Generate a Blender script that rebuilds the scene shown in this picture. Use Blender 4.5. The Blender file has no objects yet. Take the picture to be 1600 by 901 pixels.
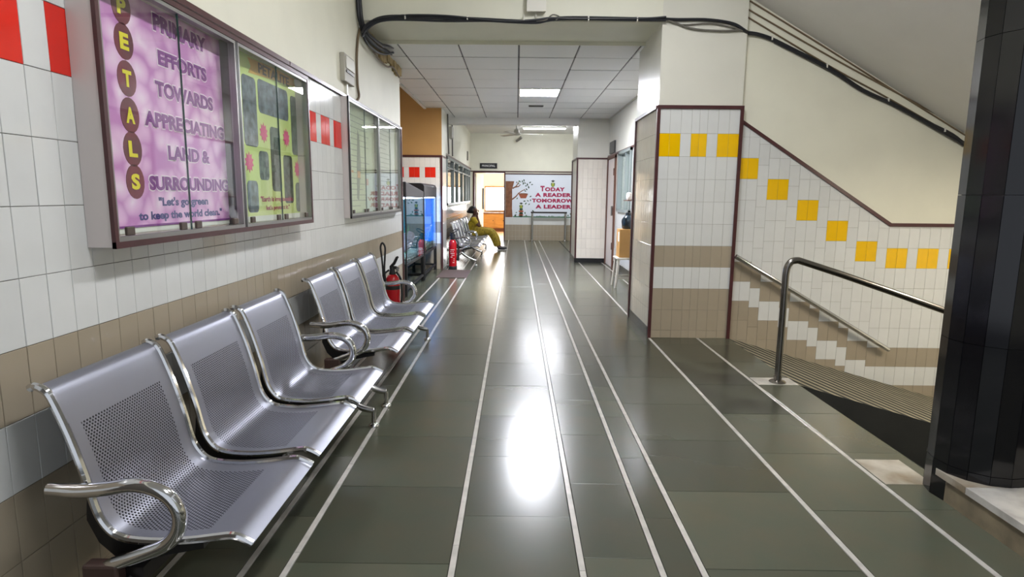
import bpy, bmesh, math, random
from mathutils import Matrix, Vector, Euler
random.seed(7)
SC = bpy.context.scene
COL = SC.collection

# ------------------------------------------------------------------ camera, world, exposure
H = 1.34
f_px = 945.0
vp = Vector((7.0, -145.5, f_px)).normalized()          # corridor direction seen by the lens (x right, y down, z forward)
nd = Vector((-57.0, 6049.5, f_px)).normalized()        # straight down
nd = (nd - vp * nd.dot(vp)).normalized()
zc = -nd; xc = vp.cross(zc)
def to_world(v): return Vector((xc.dot(v), vp.dot(v), zc.dot(v)))
right, up, back = to_world(Vector((1, 0, 0))), to_world(Vector((0, -1, 0))), to_world(Vector((0, 0, -1)))
camd = bpy.data.cameras.new('camera'); cam = bpy.data.objects.new('camera', camd); COL.objects.link(cam)
camd.sensor_width = 36; camd.lens = f_px * 36 / 1600; camd.clip_start = 0.02; camd.clip_end = 200
cam.matrix_world = Matrix(((right.x, up.x, back.x, 0), (right.y, up.y, back.y, 0), (right.z, up.z, back.z, H), (0, 0, 0, 1)))
SC.camera = cam
wd = bpy.data.worlds.new('world'); SC.world = wd; wd.use_nodes = True
bg = wd.node_tree.nodes['Background']; bg.inputs[0].default_value = (0.86, 0.92, 1.0, 1); bg.inputs[1].default_value = 0.5
SC.view_settings.view_transform = 'Standard'; SC.view_settings.look = 'None'
SC.view_settings.exposure = 0.75; SC.view_settings.gamma = 1.0; SC.view_settings.use_curve_mapping = False
NEAR_LIGHT, MID_LIGHT, FAR_LIGHT, ROOM_LIGHT = 56.0, 135.0, 145.0, 9.0

# ------------------------------------------------------------------ materials
def S(h):
    h = h.lstrip('#'); o = []
    for i in (0, 2, 4):
        c = int(h[i:i + 2], 16) / 255
        o.append(c / 12.92 if c <= 0.04045 else ((c + 0.055) / 1.055) ** 2.4)
    return (o[0], o[1], o[2], 1)
def nn(nt, t, **k):
    n = nt.nodes.new(t)
    for a, v in k.items(): setattr(n, a, v)
    return n
def mat(name, col, rough=0.5, metal=0.0, vary=0.0, noise=0.0, nscale=6.0, bump=0.0, bscale=40.0, spec=0.5, coat=0.0, emit=0.0, col2=None, stretch=None):
    m = bpy.data.materials.new(name); m.use_nodes = True
    nt = m.node_tree; b = nt.nodes['Principled BSDF']
    c = S(col) if isinstance(col, str) else col
    b.inputs['Base Color'].default_value = c; b.inputs['Roughness'].default_value = rough
    b.inputs['Metallic'].default_value = metal; b.inputs['Specular IOR Level'].default_value = spec
    b.inputs['Coat Weight'].default_value = coat
    if emit:
        b.inputs['Emission Color'].default_value = c; b.inputs['Emission Strength'].default_value = emit
    tc = nn(nt, 'ShaderNodeTexCoord'); src = None
    vec = tc.outputs['Object']
    if stretch:
        mp = nn(nt, 'ShaderNodeMapping'); mp.inputs['Scale'].default_value = stretch
        nt.links.new(vec, mp.inputs['Vector']); vec = mp.outputs['Vector']
    if noise or col2:
        nz = nn(nt, 'ShaderNodeTexNoise'); nz.inputs['Scale'].default_value = nscale; nz.inputs['Detail'].default_value = 6
        nt.links.new(vec, nz.inputs['Vector'])
        mx = nn(nt, 'ShaderNodeMix', data_type='RGBA')
        c2 = (S(col2) if isinstance(col2, str) else col2) if col2 else (c[0] * (1 - noise), c[1] * (1 - noise), c[2] * (1 - noise), 1)
        rp = nn(nt, 'ShaderNodeValToRGB'); rp.color_ramp.elements[0].position = 0.35; rp.color_ramp.elements[1].position = 0.68
        nt.links.new(nz.outputs['Fac'], rp.inputs['Fac']); nt.links.new(rp.outputs['Color'], mx.inputs['Factor'])
        mx.inputs['A'].default_value = c; mx.inputs['B'].default_value = c2
        src = mx.outputs['Result']
    if vary:
        oi = nn(nt, 'ShaderNodeObjectInfo'); hs = nn(nt, 'ShaderNodeHueSaturation')
        mr = nn(nt, 'ShaderNodeMapRange'); mr.inputs['To Min'].default_value = 1 - vary; mr.inputs['To Max'].default_value = 1 + vary
        nt.links.new(oi.outputs['Random'], mr.inputs['Value']); nt.links.new(mr.outputs['Result'], hs.inputs['Value'])
        if src: nt.links.new(src, hs.inputs['Color'])
        else: hs.inputs['Color'].default_value = c
        src = hs.outputs['Color']
    if src: nt.links.new(src, b.inputs['Base Color'])
    if bump:
        n2 = nn(nt, 'ShaderNodeTexNoise'); n2.inputs['Scale'].default_value = bscale; n2.inputs['Detail'].default_value = 4
        nt.links.new(vec, n2.inputs['Vector'])
        bp = nn(nt, 'ShaderNodeBump'); bp.inputs['Strength'].default_value = bump; bp.inputs['Distance'].default_value = 0.01
        nt.links.new(n2.outputs['Fac'], bp.inputs['Height']); nt.links.new(bp.outputs['Normal'], b.inputs['Normal'])
    return m
def emission(name, col, k):
    m = bpy.data.materials.new(name); m.use_nodes = True; nt = m.node_tree; nt.nodes.clear()
    e = nn(nt, 'ShaderNodeEmission'); e.inputs[0].default_value = S(col); e.inputs[1].default_value = k
    o = nn(nt, 'ShaderNodeOutputMaterial'); nt.links.new(e.outputs[0], o.inputs[0]); return m
def glass(name, tint='#f4faf6', rough=0.0):
    m = bpy.data.materials.new(name); m.use_nodes = True; nt = m.node_tree; nt.nodes.clear()
    t = nn(nt, 'ShaderNodeBsdfTransparent'); t.inputs[0].default_value = S(tint)
    g = nn(nt, 'ShaderNodeBsdfGlossy'); g.inputs['Roughness'].default_value = rough
    lw = nn(nt, 'ShaderNodeLayerWeight'); pw = nn(nt, 'ShaderNodeMath', operation='POWER'); pw.inputs[1].default_value = 5.0
    lw.inputs['Blend'].default_value = 0.5; nt.links.new(lw.outputs['Facing'], pw.inputs[0])
    fr = nn(nt, 'ShaderNodeMath', operation='MULTIPLY_ADD'); fr.inputs[1].default_value = 0.96; fr.inputs[2].default_value = 0.035
    nt.links.new(pw.outputs[0], fr.inputs[0])
    mx = nn(nt, 'ShaderNodeMixShader'); o = nn(nt, 'ShaderNodeOutputMaterial')
    nt.links.new(fr.outputs[0], mx.inputs[0]); nt.links.new(t.outputs[0], mx.inputs[1]); nt.links.new(g.outputs[0], mx.inputs[2])
    nt.links.new(mx.outputs[0], o.inputs[0]); return m
def perforated(name):
    m = mat(name, '#9c9eaa', rough=0.40, metal=0.9, bump=0.015, bscale=60); nt = m.node_tree
    b = nt.nodes['Principled BSDF']; out = nt.nodes['Material Output']
    uv = nn(nt, 'ShaderNodeUVMap'); uv.uv_map = 'UVMap'
    ds = []
    for off in (0.0, 0.5):
        sc = nn(nt, 'ShaderNodeVectorMath', operation='MULTIPLY_ADD')
        sc.inputs[1].default_value = (1 / 0.0125, 1 / 0.0170, 0); sc.inputs[2].default_value = (off, off, 0)
        nt.links.new(uv.outputs[0], sc.inputs[0])
        fr = nn(nt, 'ShaderNodeVectorMath', operation='FRACTION'); nt.links.new(sc.outputs[0], fr.inputs[0])
        sb = nn(nt, 'ShaderNodeVectorMath', operation='SUBTRACT'); sb.inputs[1].default_value = (0.5, 0.5, 0); nt.links.new(fr.outputs[0], sb.inputs[0])
        ml = nn(nt, 'ShaderNodeVectorMath', operation='MULTIPLY'); ml.inputs[1].default_value = (0.0125, 0.0170, 0); nt.links.new(sb.outputs[0], ml.inputs[0])
        ln = nn(nt, 'ShaderNodeVectorMath', operation='LENGTH'); nt.links.new(ml.outputs[0], ln.inputs[0]); ds.append(ln.outputs['Value'])
    mn = nn(nt, 'ShaderNodeMath', operation='MINIMUM'); nt.links.new(ds[0], mn.inputs[0]); nt.links.new(ds[1], mn.inputs[1])
    lt = nn(nt, 'ShaderNodeMath', operation='LESS_THAN'); lt.inputs[1].default_value = 0.0034; nt.links.new(mn.outputs[0], lt.inputs[0])
    sp = nn(nt, 'ShaderNodeSeparateXYZ'); nt.links.new(uv.outputs[0], sp.inputs[0])
    fac = lt.outputs[0]
    for sock, op, v in (('X', 'GREATER_THAN', 0.062), ('X', 'LESS_THAN', 0.453), ('Y', 'GREATER_THAN', 0.165), ('Y', 'LESS_THAN', 0.755)):
        g = nn(nt, 'ShaderNodeMath', operation=op); g.inputs[1].default_value = v; nt.links.new(sp.outputs[sock], g.inputs[0])
        mu = nn(nt, 'ShaderNodeMath', operation='MULTIPLY'); nt.links.new(fac, mu.inputs[0]); nt.links.new(g.outputs[0], mu.inputs[1]); fac = mu.outputs[0]
    t0 = nn(nt, 'ShaderNodeBsdfTransparent'); df = nn(nt, 'ShaderNodeBsdfDiffuse'); df.inputs[0].default_value = (0.02, 0.02, 0.022, 1)  # shade inside the holes painted as a dark tone
    tr = nn(nt, 'ShaderNodeMixShader'); tr.inputs[0].default_value = 0.65; nt.links.new(t0.outputs[0], tr.inputs[1]); nt.links.new(df.outputs[0], tr.inputs[2])
    mx = nn(nt, 'ShaderNodeMixShader')
    nt.links.new(fac, mx.inputs[0]); nt.links.new(b.outputs[0], mx.inputs[1]); nt.links.new(tr.outputs[0], mx.inputs[2])
    nt.links.new(mx.outputs[0], out.inputs[0]); return m
def petal_mat(name):
    m = bpy.data.materials.new(name); m.use_nodes = True; nt = m.node_tree; b = nt.nodes['Principled BSDF']; b.inputs['Roughness'].default_value = 0.4
    tc = nn(nt, 'ShaderNodeTexCoord'); nz = nn(nt, 'ShaderNodeTexNoise'); nz.inputs['Scale'].default_value = 5
    ad = nn(nt, 'ShaderNodeMixRGB', blend_type='MIX'); ad.inputs[0].default_value = 0.12
    nt.links.new(tc.outputs['Object'], nz.inputs['Vector']); nt.links.new(tc.outputs['Object'], ad.inputs[1]); nt.links.new(nz.outputs['Color'], ad.inputs[2])
    vo = nn(nt, 'ShaderNodeTexVoronoi'); vo.inputs['Scale'].default_value = 13; nt.links.new(ad.outputs[0], vo.inputs['Vector'])
    rp = nn(nt, 'ShaderNodeValToRGB'); e = rp.color_ramp.elements
    e[0].position = 0.0; e[0].color = S('#f8e0f5'); e[1].position = 0.72; e[1].color = S('#c883c6')
    x = rp.color_ramp.elements.new(0.4); x.color = S('#e8b8e3')
    nt.links.new(vo.outputs['Distance'], rp.inputs['Fac']); nt.links.new(rp.outputs['Color'], b.inputs['Base Color']); return m

M = {}
M['paint'] = mat('cream_paint', '#e2e0cf', 0.55, noise=0.06, nscale=2.5, bump=0.03, bscale=25)
M['paint_gloss'] = mat('cream_gloss_paint', '#d9d7cb', 0.28, noise=0.05, nscale=2.5, bump=0.05, bscale=9)
M['ochre_warm_light'] = mat('ochre_warm_light_tint', '#b98d52', 0.6, noise=0.08, nscale=3)  # ochre tone carries the warm light falling in the alcove
M['soffit'] = mat('grey_white_paint', '#e2e0dc', 0.7, noise=0.05, nscale=2, bump=0.03, bscale=30)
M['grout'] = mat('tile_grout', '#5a544b', 0.9)
M['grout_light'] = mat('pale_grout', '#8f897d', 0.9)
for k, c in dict(white='#d6d7d5', beige='#a39784', red='#de2a1c', yellow='#f0be04', cream='#e0d9cb').items():
    M['t_' + k] = mat(k + '_glazed_tile', c, 0.10 if k != 'beige' else 0.14, vary=0.03 if k not in ('red', 'yellow') else 0.015, noise=0.03, nscale=9, bump=0.02, bscale=14)
M['trim'] = mat('maroon_brown_trim', '#4a2426', 0.35, noise=0.2, nscale=20)
M['black_stone'] = mat('black_skirting', '#1b1b1d', 0.25)
M['column_tile'] = mat('black_glazed_tile', '#0d0d12', 0.12, vary=0.3, bump=0.02, bscale=8)
M['column_grout'] = mat('dark_grout', '#64605e', 0.9)
M['slab'] = mat('green_kota_stone', '#484c40', 0.22, vary=0.26, col2='#4d4c3f', nscale=5, bump=0.012, bscale=5)
M['slab_dark'] = mat('stained_kota_stone', '#42453a', 0.24, col2='#22221c', nscale=3.2, bump=0.02, bscale=6)
M['slab_bed'] = mat('floor_joint', '#2d2e28', 0.8)
M['marble'] = mat('white_marble', '#c3bfb8', 0.22, vary=0.08, noise=0.25, nscale=12)
M['marble_dirty'] = mat('worn_marble', '#bdb8ad', 0.35, vary=0.05, col2='#7d6e58', nscale=5)
M['marble_brown'] = mat('brown_stained_marble', '#8d8069', 0.4, noise=0.5, nscale=7)
M['ramp'] = mat('ribbed_concrete', '#98917a', 0.7, noise=0.3, nscale=8)
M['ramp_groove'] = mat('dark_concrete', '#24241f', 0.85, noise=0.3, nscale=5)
M['ceil'] = mat('ceiling_panel_board', '#e6e5e3', 0.6, vary=0.035, bump=0.02, bscale=60)
M['ceil_bar'] = mat('ceiling_grid_bar', '#55534f', 0.5)
M['void'] = mat('ceiling_void', '#22211f', 0.9)
M['steel'] = perforated('perforated_steel')
M['chrome'] = mat('chrome', '#d4d4d6', 0.09, 1.0, bump=0.01, bscale=30)
M['chrome_dull'] = mat('dull_chrome', '#b2b0ad', 0.22, 1.0, bump=0.02, bscale=30)
M['rail_steel'] = mat('rail_steel', '#85817c', 0.24, 1.0, bump=0.02, bscale=30); M['dark_steel'] = mat('dark_steel', '#3a3636', 0.35, 0.8)
M['brown_reflection'] = mat('bracket_brown_reflection', '#4a3833', 0.4)  # brown reflection on the bracket painted into its colour
M['black'] = mat('black_plastic', '#121214', 0.4)
M['black_metal'] = mat('black_painted_metal', '#0c0c0f', 0.6, noise=0.2)
M['lam_white'] = mat('white_laminate', '#cfc6c2', 0.4, noise=0.04)
M['alu'] = mat('aluminium', '#9c9b98', 0.35, 0.9)
M['alu_dark'] = mat('dark_aluminium', '#4e4d4c', 0.4, 0.7)
M['glass'] = glass('clear_glass', '#fdfffd'); M['glass_edge'] = mat('green_glass_edge', '#27433f', 0.1)
M['tank_glass'] = glass('aquarium_glass', '#e6f2fa')
M['knob'] = mat('brown_knob', '#4d4039', 0.5)
M['paper'] = mat('white_paper', '#dfe0da', 0.8); M['paper_green'] = mat('pale_green_paper', '#d5dfc4', 0.8); M['ink'] = mat('grey_ink', '#8d958c', 0.8)
M['ink_dark'] = mat('dark_ink', '#4d5652', 0.8); M['orange_ink'] = mat('orange_print', '#d7a06c', 0.8)
M['petal'] = petal_mat('pink_petal_print'); M['purple'] = mat('purple_print', '#84408e', 0.5); M['oval'] = mat('maroon_print', '#7c2a3e', 0.5, col2='#5e2a3a', nscale=8)
M['letter_y'] = mat('yellow_print', '#e9dc2e', 0.5); M['navy'] = mat('navy_print', '#3e3a7c', 0.5); M['halo'] = mat('pale_lilac_print', '#f6e4f3', 0.5)
M['magenta'] = mat('magenta_print', '#b8408a', 0.5)
M['lime'] = mat('lime_print', '#c2d67a', 0.5, col2='#d3dd92', nscale=3); M['gold'] = mat('gold_print', '#d9a94a', 0.5); M['gold_ink'] = mat('brown_print', '#6d5638', 0.5)
M['photo'] = mat('printed_photo', '#262f29', 0.5, col2='#66766a', nscale=28); M['photo2'] = mat('printed_photo_blue', '#2c343d', 0.5, col2='#73828f', nscale=24)
M['pinkflower'] = mat('pink_print', '#d8457e', 0.5)
M['banner'] = mat('banner_print', '#dde3ee', 0.45); M['crimson'] = mat('crimson_print', '#a5174e', 0.5); M['bark'] = mat('bark_print', '#8a5a3c', 0.6, col2='#6f452d', nscale=14)
M['leaf'] = mat('leaf_print', '#3c6a44', 0.6); M['leaf_dark'] = mat('dark_leaf_print', '#24452f', 0.6); M['rust'] = mat('rust_print', '#9c5136', 0.6); M['olive'] = mat('olive_print', '#a3ab3a', 0.6)
M['sign'] = mat('black_sign', '#15161c', 0.35); M['sign_ink'] = mat('white_sign_paint', '#d8d8d8', 0.6)
M['red_ext'] = mat('red_enamel', '#a8101a', 0.22); M['rubber'] = mat('black_rubber', '#101012', 0.6); M['label'] = mat('white_label', '#d6cfc8', 0.6)
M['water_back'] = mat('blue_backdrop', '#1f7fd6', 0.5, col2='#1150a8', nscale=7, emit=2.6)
M['water_teal'] = mat('teal_backdrop', '#2f7f86', 0.6, col2='#1d4f5a', nscale=6, emit=0.4)  # teal backdrop glows in place of light inside the tank
M['hood'] = mat('grey_plastic_hood', '#262327', 0.5); M['tanklamp'] = emission('aquarium_lamp', '#cfe0ff', 22.0)
M['gravel_a'] = mat('tan_gravel', '#c9b98c', 0.8, col2='#7c6a4c', nscale=60); M['gravel_b'] = mat('pale_gravel', '#cfe0d2', 0.8, col2='#3c5a56', nscale=60)
M['driftwood'] = mat('driftwood', '#8d8084', 0.8, noise=0.4, nscale=14); M['plant'] = mat('water_plant', '#37a868', 0.6, emit=0.25); M['plant_blue'] = mat('blue_plant', '#2f8fd0', 0.6)  # green plant given a glow so it shows in the tank
M['doormat'] = mat('brown_mat', '#544440', 0.95, noise=0.3, nscale=60, bump=0.3, bscale=200)
M['wood'] = mat('orange_wood', '#c28a45', 0.35, col2='#b07834', nscale=3, stretch=(1, 1, 14)); M['wood_dark'] = mat('dark_wood', '#6a3a1c', 0.5)
M['card'] = mat('tan_box_board', '#b98b4e', 0.6, noise=0.1, nscale=6); M['stool'] = mat('pale_stool_plastic', '#c9c2b6', 0.5)
M['jug'] = mat('dark_blue_plastic', '#1d2a33', 0.25); M['cable'] = mat('black_cable', '#1d1e24', 0.5); M['cable_grey'] = mat('grey_cable', '#6a675f', 0.6); M['wire'] = mat('brown_wire', '#6b5b45', 0.6)
M['box'] = mat('white_switch_plastic', '#d5d2c8', 0.4); M['switch'] = mat('grey_switch', '#a8a498', 0.5)
M['skin'] = mat('skin', '#5c3a2a', 0.55); M['hair'] = mat('black_hair', '#0f0d0e', 0.5); M['kurta'] = mat('yellow_cloth', '#c4aa2c', 0.85, noise=0.2, nscale=20)
M['salwar'] = mat('mustard_cloth', '#b39a2c', 0.85, col2='#7c6a20', nscale=24); M['shoe'] = mat('black_shoe', '#141217', 0.5); M['sole'] = mat('white_sole', '#d9d5d0', 0.6); M['eye'] = mat('eye_white', '#d8d2c8', 0.3); M['lip'] = mat('lip', '#5a2a26', 0.5)
M['fan'] = mat('white_fan_enamel', '#b9b6ae', 0.4); M['room_wall'] = mat('warm_cream_paint', '#f5efe0', 0.6); M['room_floor'] = mat('peach_floor', '#dcb892', 0.25)
M['blind'] = mat('cream_blind', '#e6d6b8', 0.7); M['frame_grey'] = mat('grey_window_frame', '#7c8584', 0.4); M['door_white'] = mat('white_door', '#e3d8d2', 0.4); M['door_brown'] = mat('brown_door_frame', '#5d3a2c', 0.5)
M['panel_light'] = emission('ceiling_panel_light', '#f4f6ff', MID_LIGHT); M['near_tube'] = emission('near_tube_light', '#fbfcff', NEAR_LIGHT)
M['far_tube'] = emission('far_tube_light', '#f6f8ff', FAR_LIGHT); M['stair_tube'] = emission('stair_tube_light', '#fff2da', 85.0); M['room_fill'] = emission('room_fill_light', '#fff8ec', 70.0); M['room_window'] = emission('room_window_daylight', '#ffffff', ROOM_LIGHT)
M['plaster'] = mat('broken_plaster', '#b09a6c', 0.9, noise=0.4, nscale=12, bump=0.5, bscale=20)

# ------------------------------------------------------------------ mesh helpers
class MB:
    def __init__(s): s.v = []; s.f = []; s.mi = []
    def add(s, vs, fs):
        b = len(s.v); s.v += [tuple(x) for x in vs]; s.f += [tuple(b + i for i in q) for q in fs]; return s
    def box(s, a, b, mtx=None):
        x0, y0, z0 = a; x1, y1, z1 = b
        vs = [Vector(p) for p in ((x0, y0, z0), (x1, y0, z0), (x1, y1, z0), (x0, y1, z0), (x0, y0, z1), (x1, y0, z1), (x1, y1, z1), (x0, y1, z1))]
        if mtx: vs = [mtx @ p for p in vs]
        return s.add(vs, [(0, 3, 2, 1), (4, 5, 6, 7), (0, 1, 5, 4), (1, 2, 6, 5), (2, 3, 7, 6), (3, 0, 4, 7)])
    def prism(s, pts, w0, w1, mtx=None):
        n = len(pts); vs = [Vector((p[0], p[1], w0)) for p in pts] + [Vector((p[0], p[1], w1)) for p in pts]
        ar = sum(pts[i][0] * pts[(i + 1) % n][1] - pts[(i + 1) % n][0] * pts[i][1] for i in range(n))
        if mtx: vs = [mtx @ p for p in vs]
        fs = [tuple(reversed(range(n))), tuple(range(n, 2 * n))] + [(i, (i + 1) % n, n + (i + 1) % n, n + i) for i in range(n)]
        if ar < 0: fs = [tuple(reversed(q)) for q in fs]
        return s.add(vs, fs)
    def tube(s, pts, r, seg=8, cap=True, flat=1.0):
        pts = [Vector(p) for p in pts]; n = len(pts); rr = r if isinstance(r, (list, tuple)) else [r] * n
        t0 = (pts[1] - pts[0]).normalized(); ref = Vector((0, 0, 1)) if abs(t0.z) < 0.9 else Vector((1, 0, 0))
        u = t0.cross(ref).normalized(); rings = []; vs = []
        for i, p in enumerate(pts):
            t = ((pts[min(i + 1, n - 1)] - pts[max(i - 1, 0)])).normalized()
            u = (u - t * u.dot(t)).normalized(); w = t.cross(u)
            rings.append([len(vs) + k for k in range(seg)])
            for k in range(seg):
                a = 2 * math.pi * k / seg; vs.append(p + (u * math.cos(a) + w * math.sin(a) * flat) * rr[i])
        fs = []
        for i in range(n - 1):
            for k in range(seg):
                fs.append((rings[i][k], rings[i][(k + 1) % seg], rings[i + 1][(k + 1) % seg], rings[i + 1][k]))
        if cap: fs.append(tuple(reversed(rings[0]))); fs.append(tuple(rings[-1]))
        return s.add(vs, fs)
    def lathe(s, prof, c=(0, 0, 0), seg=20, axis='z'):
        vs = []; fs = []; n = len(prof)
        for r, z in prof:
            for k in range(seg):
                a = 2 * math.pi * k / seg; x, y = r * math.cos(a), r * math.sin(a)
                p = (x, y, z) if axis == 'z' else ((z, x, y) if axis == 'x' else (y, z, x))
                vs.append((c[0] + p[0], c[1] + p[1], c[2] + p[2]))
        for i in range(n - 1):
            for k in range(seg): fs.append((i * seg + k, i * seg + (k + 1) % seg, (i + 1) * seg + (k + 1) % seg, (i + 1) * seg + k))
        fs.append(tuple(reversed(range(seg)))); fs.append(tuple(range((n - 1) * seg, n * seg)))
        return s.add(vs, fs)
    def mesh(s, name):
        me = bpy.data.meshes.new(name); me.from_pydata(s.v, [], s.f); me.update(); return me
ROOTM = {}
def matof(o):
    m = Matrix.Identity(4)
    while o is not None:
        m = (o.matrix_parent_inverse @ o.matrix_basis) @ m if o.parent else o.matrix_basis @ m
        o = o.parent
    return m
def link(name, me, m=None, parent=None, mtx=None, smooth=False, kind=None):
    if m is not None and not me.materials: me.materials.append(m)
    if smooth: me.polygons.foreach_set('use_smooth', [True] * len(me.polygons))
    o = bpy.data.objects.new(name, me); COL.objects.link(o)
    if mtx is not None: o.matrix_basis = mtx
    if parent is not None:
        o.parent = parent; o.matrix_parent_inverse = matof(parent).inverted()
    if kind: o['kind'] = kind
    return o
def obj(name, mb, m, parent=None, smooth=False, kind=None, mtx=None, sharp=None, bevel=None):
    o = link(name, mb.mesh(name), m, parent, mtx, smooth, kind)
    if smooth:
        try: o.data.set_sharp_from_angle(angle=math.radians(sharp or 40))
        except Exception: pass
    if bevel:
        b = o.modifiers.new('bevel', 'BEVEL'); b.width = bevel; b.segments = 2; b.limit_method = 'ANGLE'
    return o
def thing(name, label, cat, loc=(0, 0, 0), group=None, mtx=None):
    o = bpy.data.objects.new(name, None); COL.objects.link(o); o.empty_display_size = 0.1
    if mtx is not None: o.matrix_basis = mtx
    else: o.location = loc; o.matrix_basis = Matrix.Translation(loc)
    return tag(o, label, cat, group)
def tag(o, label, cat, group=None):
    o['label'] = label; o['category'] = cat
    if group: o['group'] = group
    return o
def struct(name, mb, m, parent=None, **k):
    o = obj(name, mb, m, parent, **k)
    if parent is None: o['kind'] = 'structure'
    return o
def copy_tree(o, parent=None):
    c = o.copy(); COL.objects.link(c); inv = o.matrix_parent_inverse.copy()
    if parent: c.parent = parent; c.matrix_parent_inverse = inv
    for ch in list(o.children): copy_tree(ch, c)
    return c
def catmull(pts, n=6):
    P = [Vector(p) for p in pts]; out = []
    for i in range(len(P) - 1):
        p0, p1, p2, p3 = P[max(i - 1, 0)], P[i], P[i + 1], P[min(i + 2, len(P) - 1)]
        for k in range(n):
            t = k / n; out.append(0.5 * ((2 * p1) + (p2 - p0) * t + (2 * p0 - 5 * p1 + 4 * p2 - p3) * t * t + (3 * p1 - p0 - 3 * p2 + p3) * t ** 3))
    out.append(P[-1]); return out
def frame(axis, d):
    """matrix of a flat frame: u, v in the plane, w towards the viewer"""
    if axis == 'L': return Matrix(((0, 0, 1, d), (1, 0, 0, 0), (0, 1, 0, 0), (0, 0, 0, 1)))      # faces +X, u=+Y
    if axis == 'R': return Matrix(((0, 0, -1, d), (-1, 0, 0, 0), (0, 1, 0, 0), (0, 0, 0, 1)))    # faces -X, u=-Y
    if axis == 'B': return Matrix(((1, 0, 0, 0), (0, 0, -1, d), (0, 1, 0, 0), (0, 0, 0, 1)))     # faces -Y, u=+X
TILE = {}
def tile_mesh(w, h, m, t=0.004, g=0.0019, bev=0.0012):
    k = (round(w, 4), round(h, 4), m.name)
    if k not in TILE:
        a, b = w / 2 - g / 2, h / 2 - g / 2
        mb = MB(); c, d = a - bev, b - bev
        vs = [(-a, -b, 0), (a, -b, 0), (a, b, 0), (-a, b, 0), (-a, -b, t - bev), (a, -b, t - bev), (a, b, t - bev), (-a, b, t - bev), (-c, -d, t), (c, -d, t), (c, d, t), (-c, d, t)]
        fs = [(8, 9, 10, 11)] + [(i, (i + 1) % 4, 4 + (i + 1) % 4, 4 + i) for i in range(4)] + [(4 + i, 4 + (i + 1) % 4, 8 + (i + 1) % 4, 8 + i) for i in range(4)]
        mb.add(vs, fs); me = mb.mesh('tile'); me.materials.append(m); TILE[k] = me
    return TILE[k]
def put_tile(F, u, v, w, h, m, parent, tilt=0.004):
    me = tile_mesh(w, h, m)
    R = Euler((random.uniform(-tilt, tilt), random.uniform(-tilt, tilt), 0)).to_matrix().to_4x4()
    return link('tile', me, None, parent, F @ Matrix.Translation((u, v, 0)) @ R)
def stuff_tiles(F, cells, parent, name='tile_field', tilt=0.004):
    """cells: list of (u,v,w,h,matkey): one mesh per colour group joined, bevelled tiles"""
    keys = sorted(set(c[4] for c in cells)); mb = MB(); mi = []
    for (u, v, w, h, k) in cells:
        me = tile_mesh(w, h, M[k]); R = Euler((random.uniform(-tilt, tilt), random.uniform(-tilt, tilt), 0)).to_matrix().to_4x4()
        X = F @ Matrix.Translation((u, v, 0)) @ R
        mb.add([X @ p.co for p in me.vertices], [tuple(q.vertices) for q in me.polygons]); mi += [keys.index(k)] * len(me.polygons)
    me = mb.mesh(name)
    for k in keys: me.materials.append(M[k])
    me.polygons.foreach_set('material_index', mi)
    return link(name, me, None, parent, None, False, 'stuff')
def text(body, box, F, m, parent, name='lettering', w=0.002, bold=0.0, spacing=1.0):
    """lettering fitted into box=(u0,v0,u1,v1) of frame F at height w"""
    cu = bpy.data.curves.new('lettering', 'FONT'); cu.body = body; cu.size = 1; cu.offset = bold; cu.space_character = spacing; cu.resolution_u = 3
    cu.extrude = 0.004
    t = bpy.data.objects.new('t', cu); COL.objects.link(t)
    dg = bpy.context.evaluated_depsgraph_get(); me = bpy.data.meshes.new_from_object(t.evaluated_get(dg)); bpy.data.objects.remove(t)
    xs = [p.co.x for p in me.vertices]; ys = [p.co.y for p in me.vertices]
    x0, x1, y0, y1 = min(xs), max(xs), min(ys), max(ys); u0, v0, u1, v1 = box
    sx = (u1 - u0) / (x1 - x0); sy = (v1 - v0) / (y1 - y0)
    for p in me.vertices: p.co = F @ Vector((u0 + (p.co.x - x0) * sx, v0 + (p.co.y - y0) * sy, w + p.co.z * 0.1))
    me.materials.clear(); me.name = name
    return link(name, me, m, parent)
def sheet(pts, F, w, m, parent, name, t=0.0012):
    return obj(name, MB().prism(pts, w, w + t, F), m, parent)
def rect(u0, v0, u1, v1): return [(u0, v0), (u1, v0), (u1, v1), (u0, v1)]
def rrect(u0, v0, u1, v1, r=0.02, n=4):
    o = []
    for cx, cy, a0 in ((u1 - r, v0 + r, -90), (u1 - r, v1 - r, 0), (u0 + r, v1 - r, 90), (u0 + r, v0 + r, 180)):
        for k in range(n + 1):
            a = math.radians(a0 + 90 * k / n); o.append((cx + r * math.cos(a), cy + r * math.sin(a)))
    return o
def oval(cu, cv, ru, rv, n=20): return [(cu + ru * math.cos(2 * math.pi * k / n), cv + rv * math.sin(2 * math.pi * k / n)) for k in range(n)]
def clip(poly, a, b, c):
    """keep a*u+b*v<=c"""
    out = []; n = len(poly)
    for i in range(n):
        p, q = poly[i], poly[(i + 1) % n]; dp, dq = a * p[0] + b * p[1] - c, a * q[0] + b * q[1] - c
        if dp <= 0: out.append(p)
        if dp * dq < 0:
            t = dp / (dp - dq); out.append((p[0] + (q[0] - p[0]) * t, p[1] + (q[1] - p[1]) * t))
    return out

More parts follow.
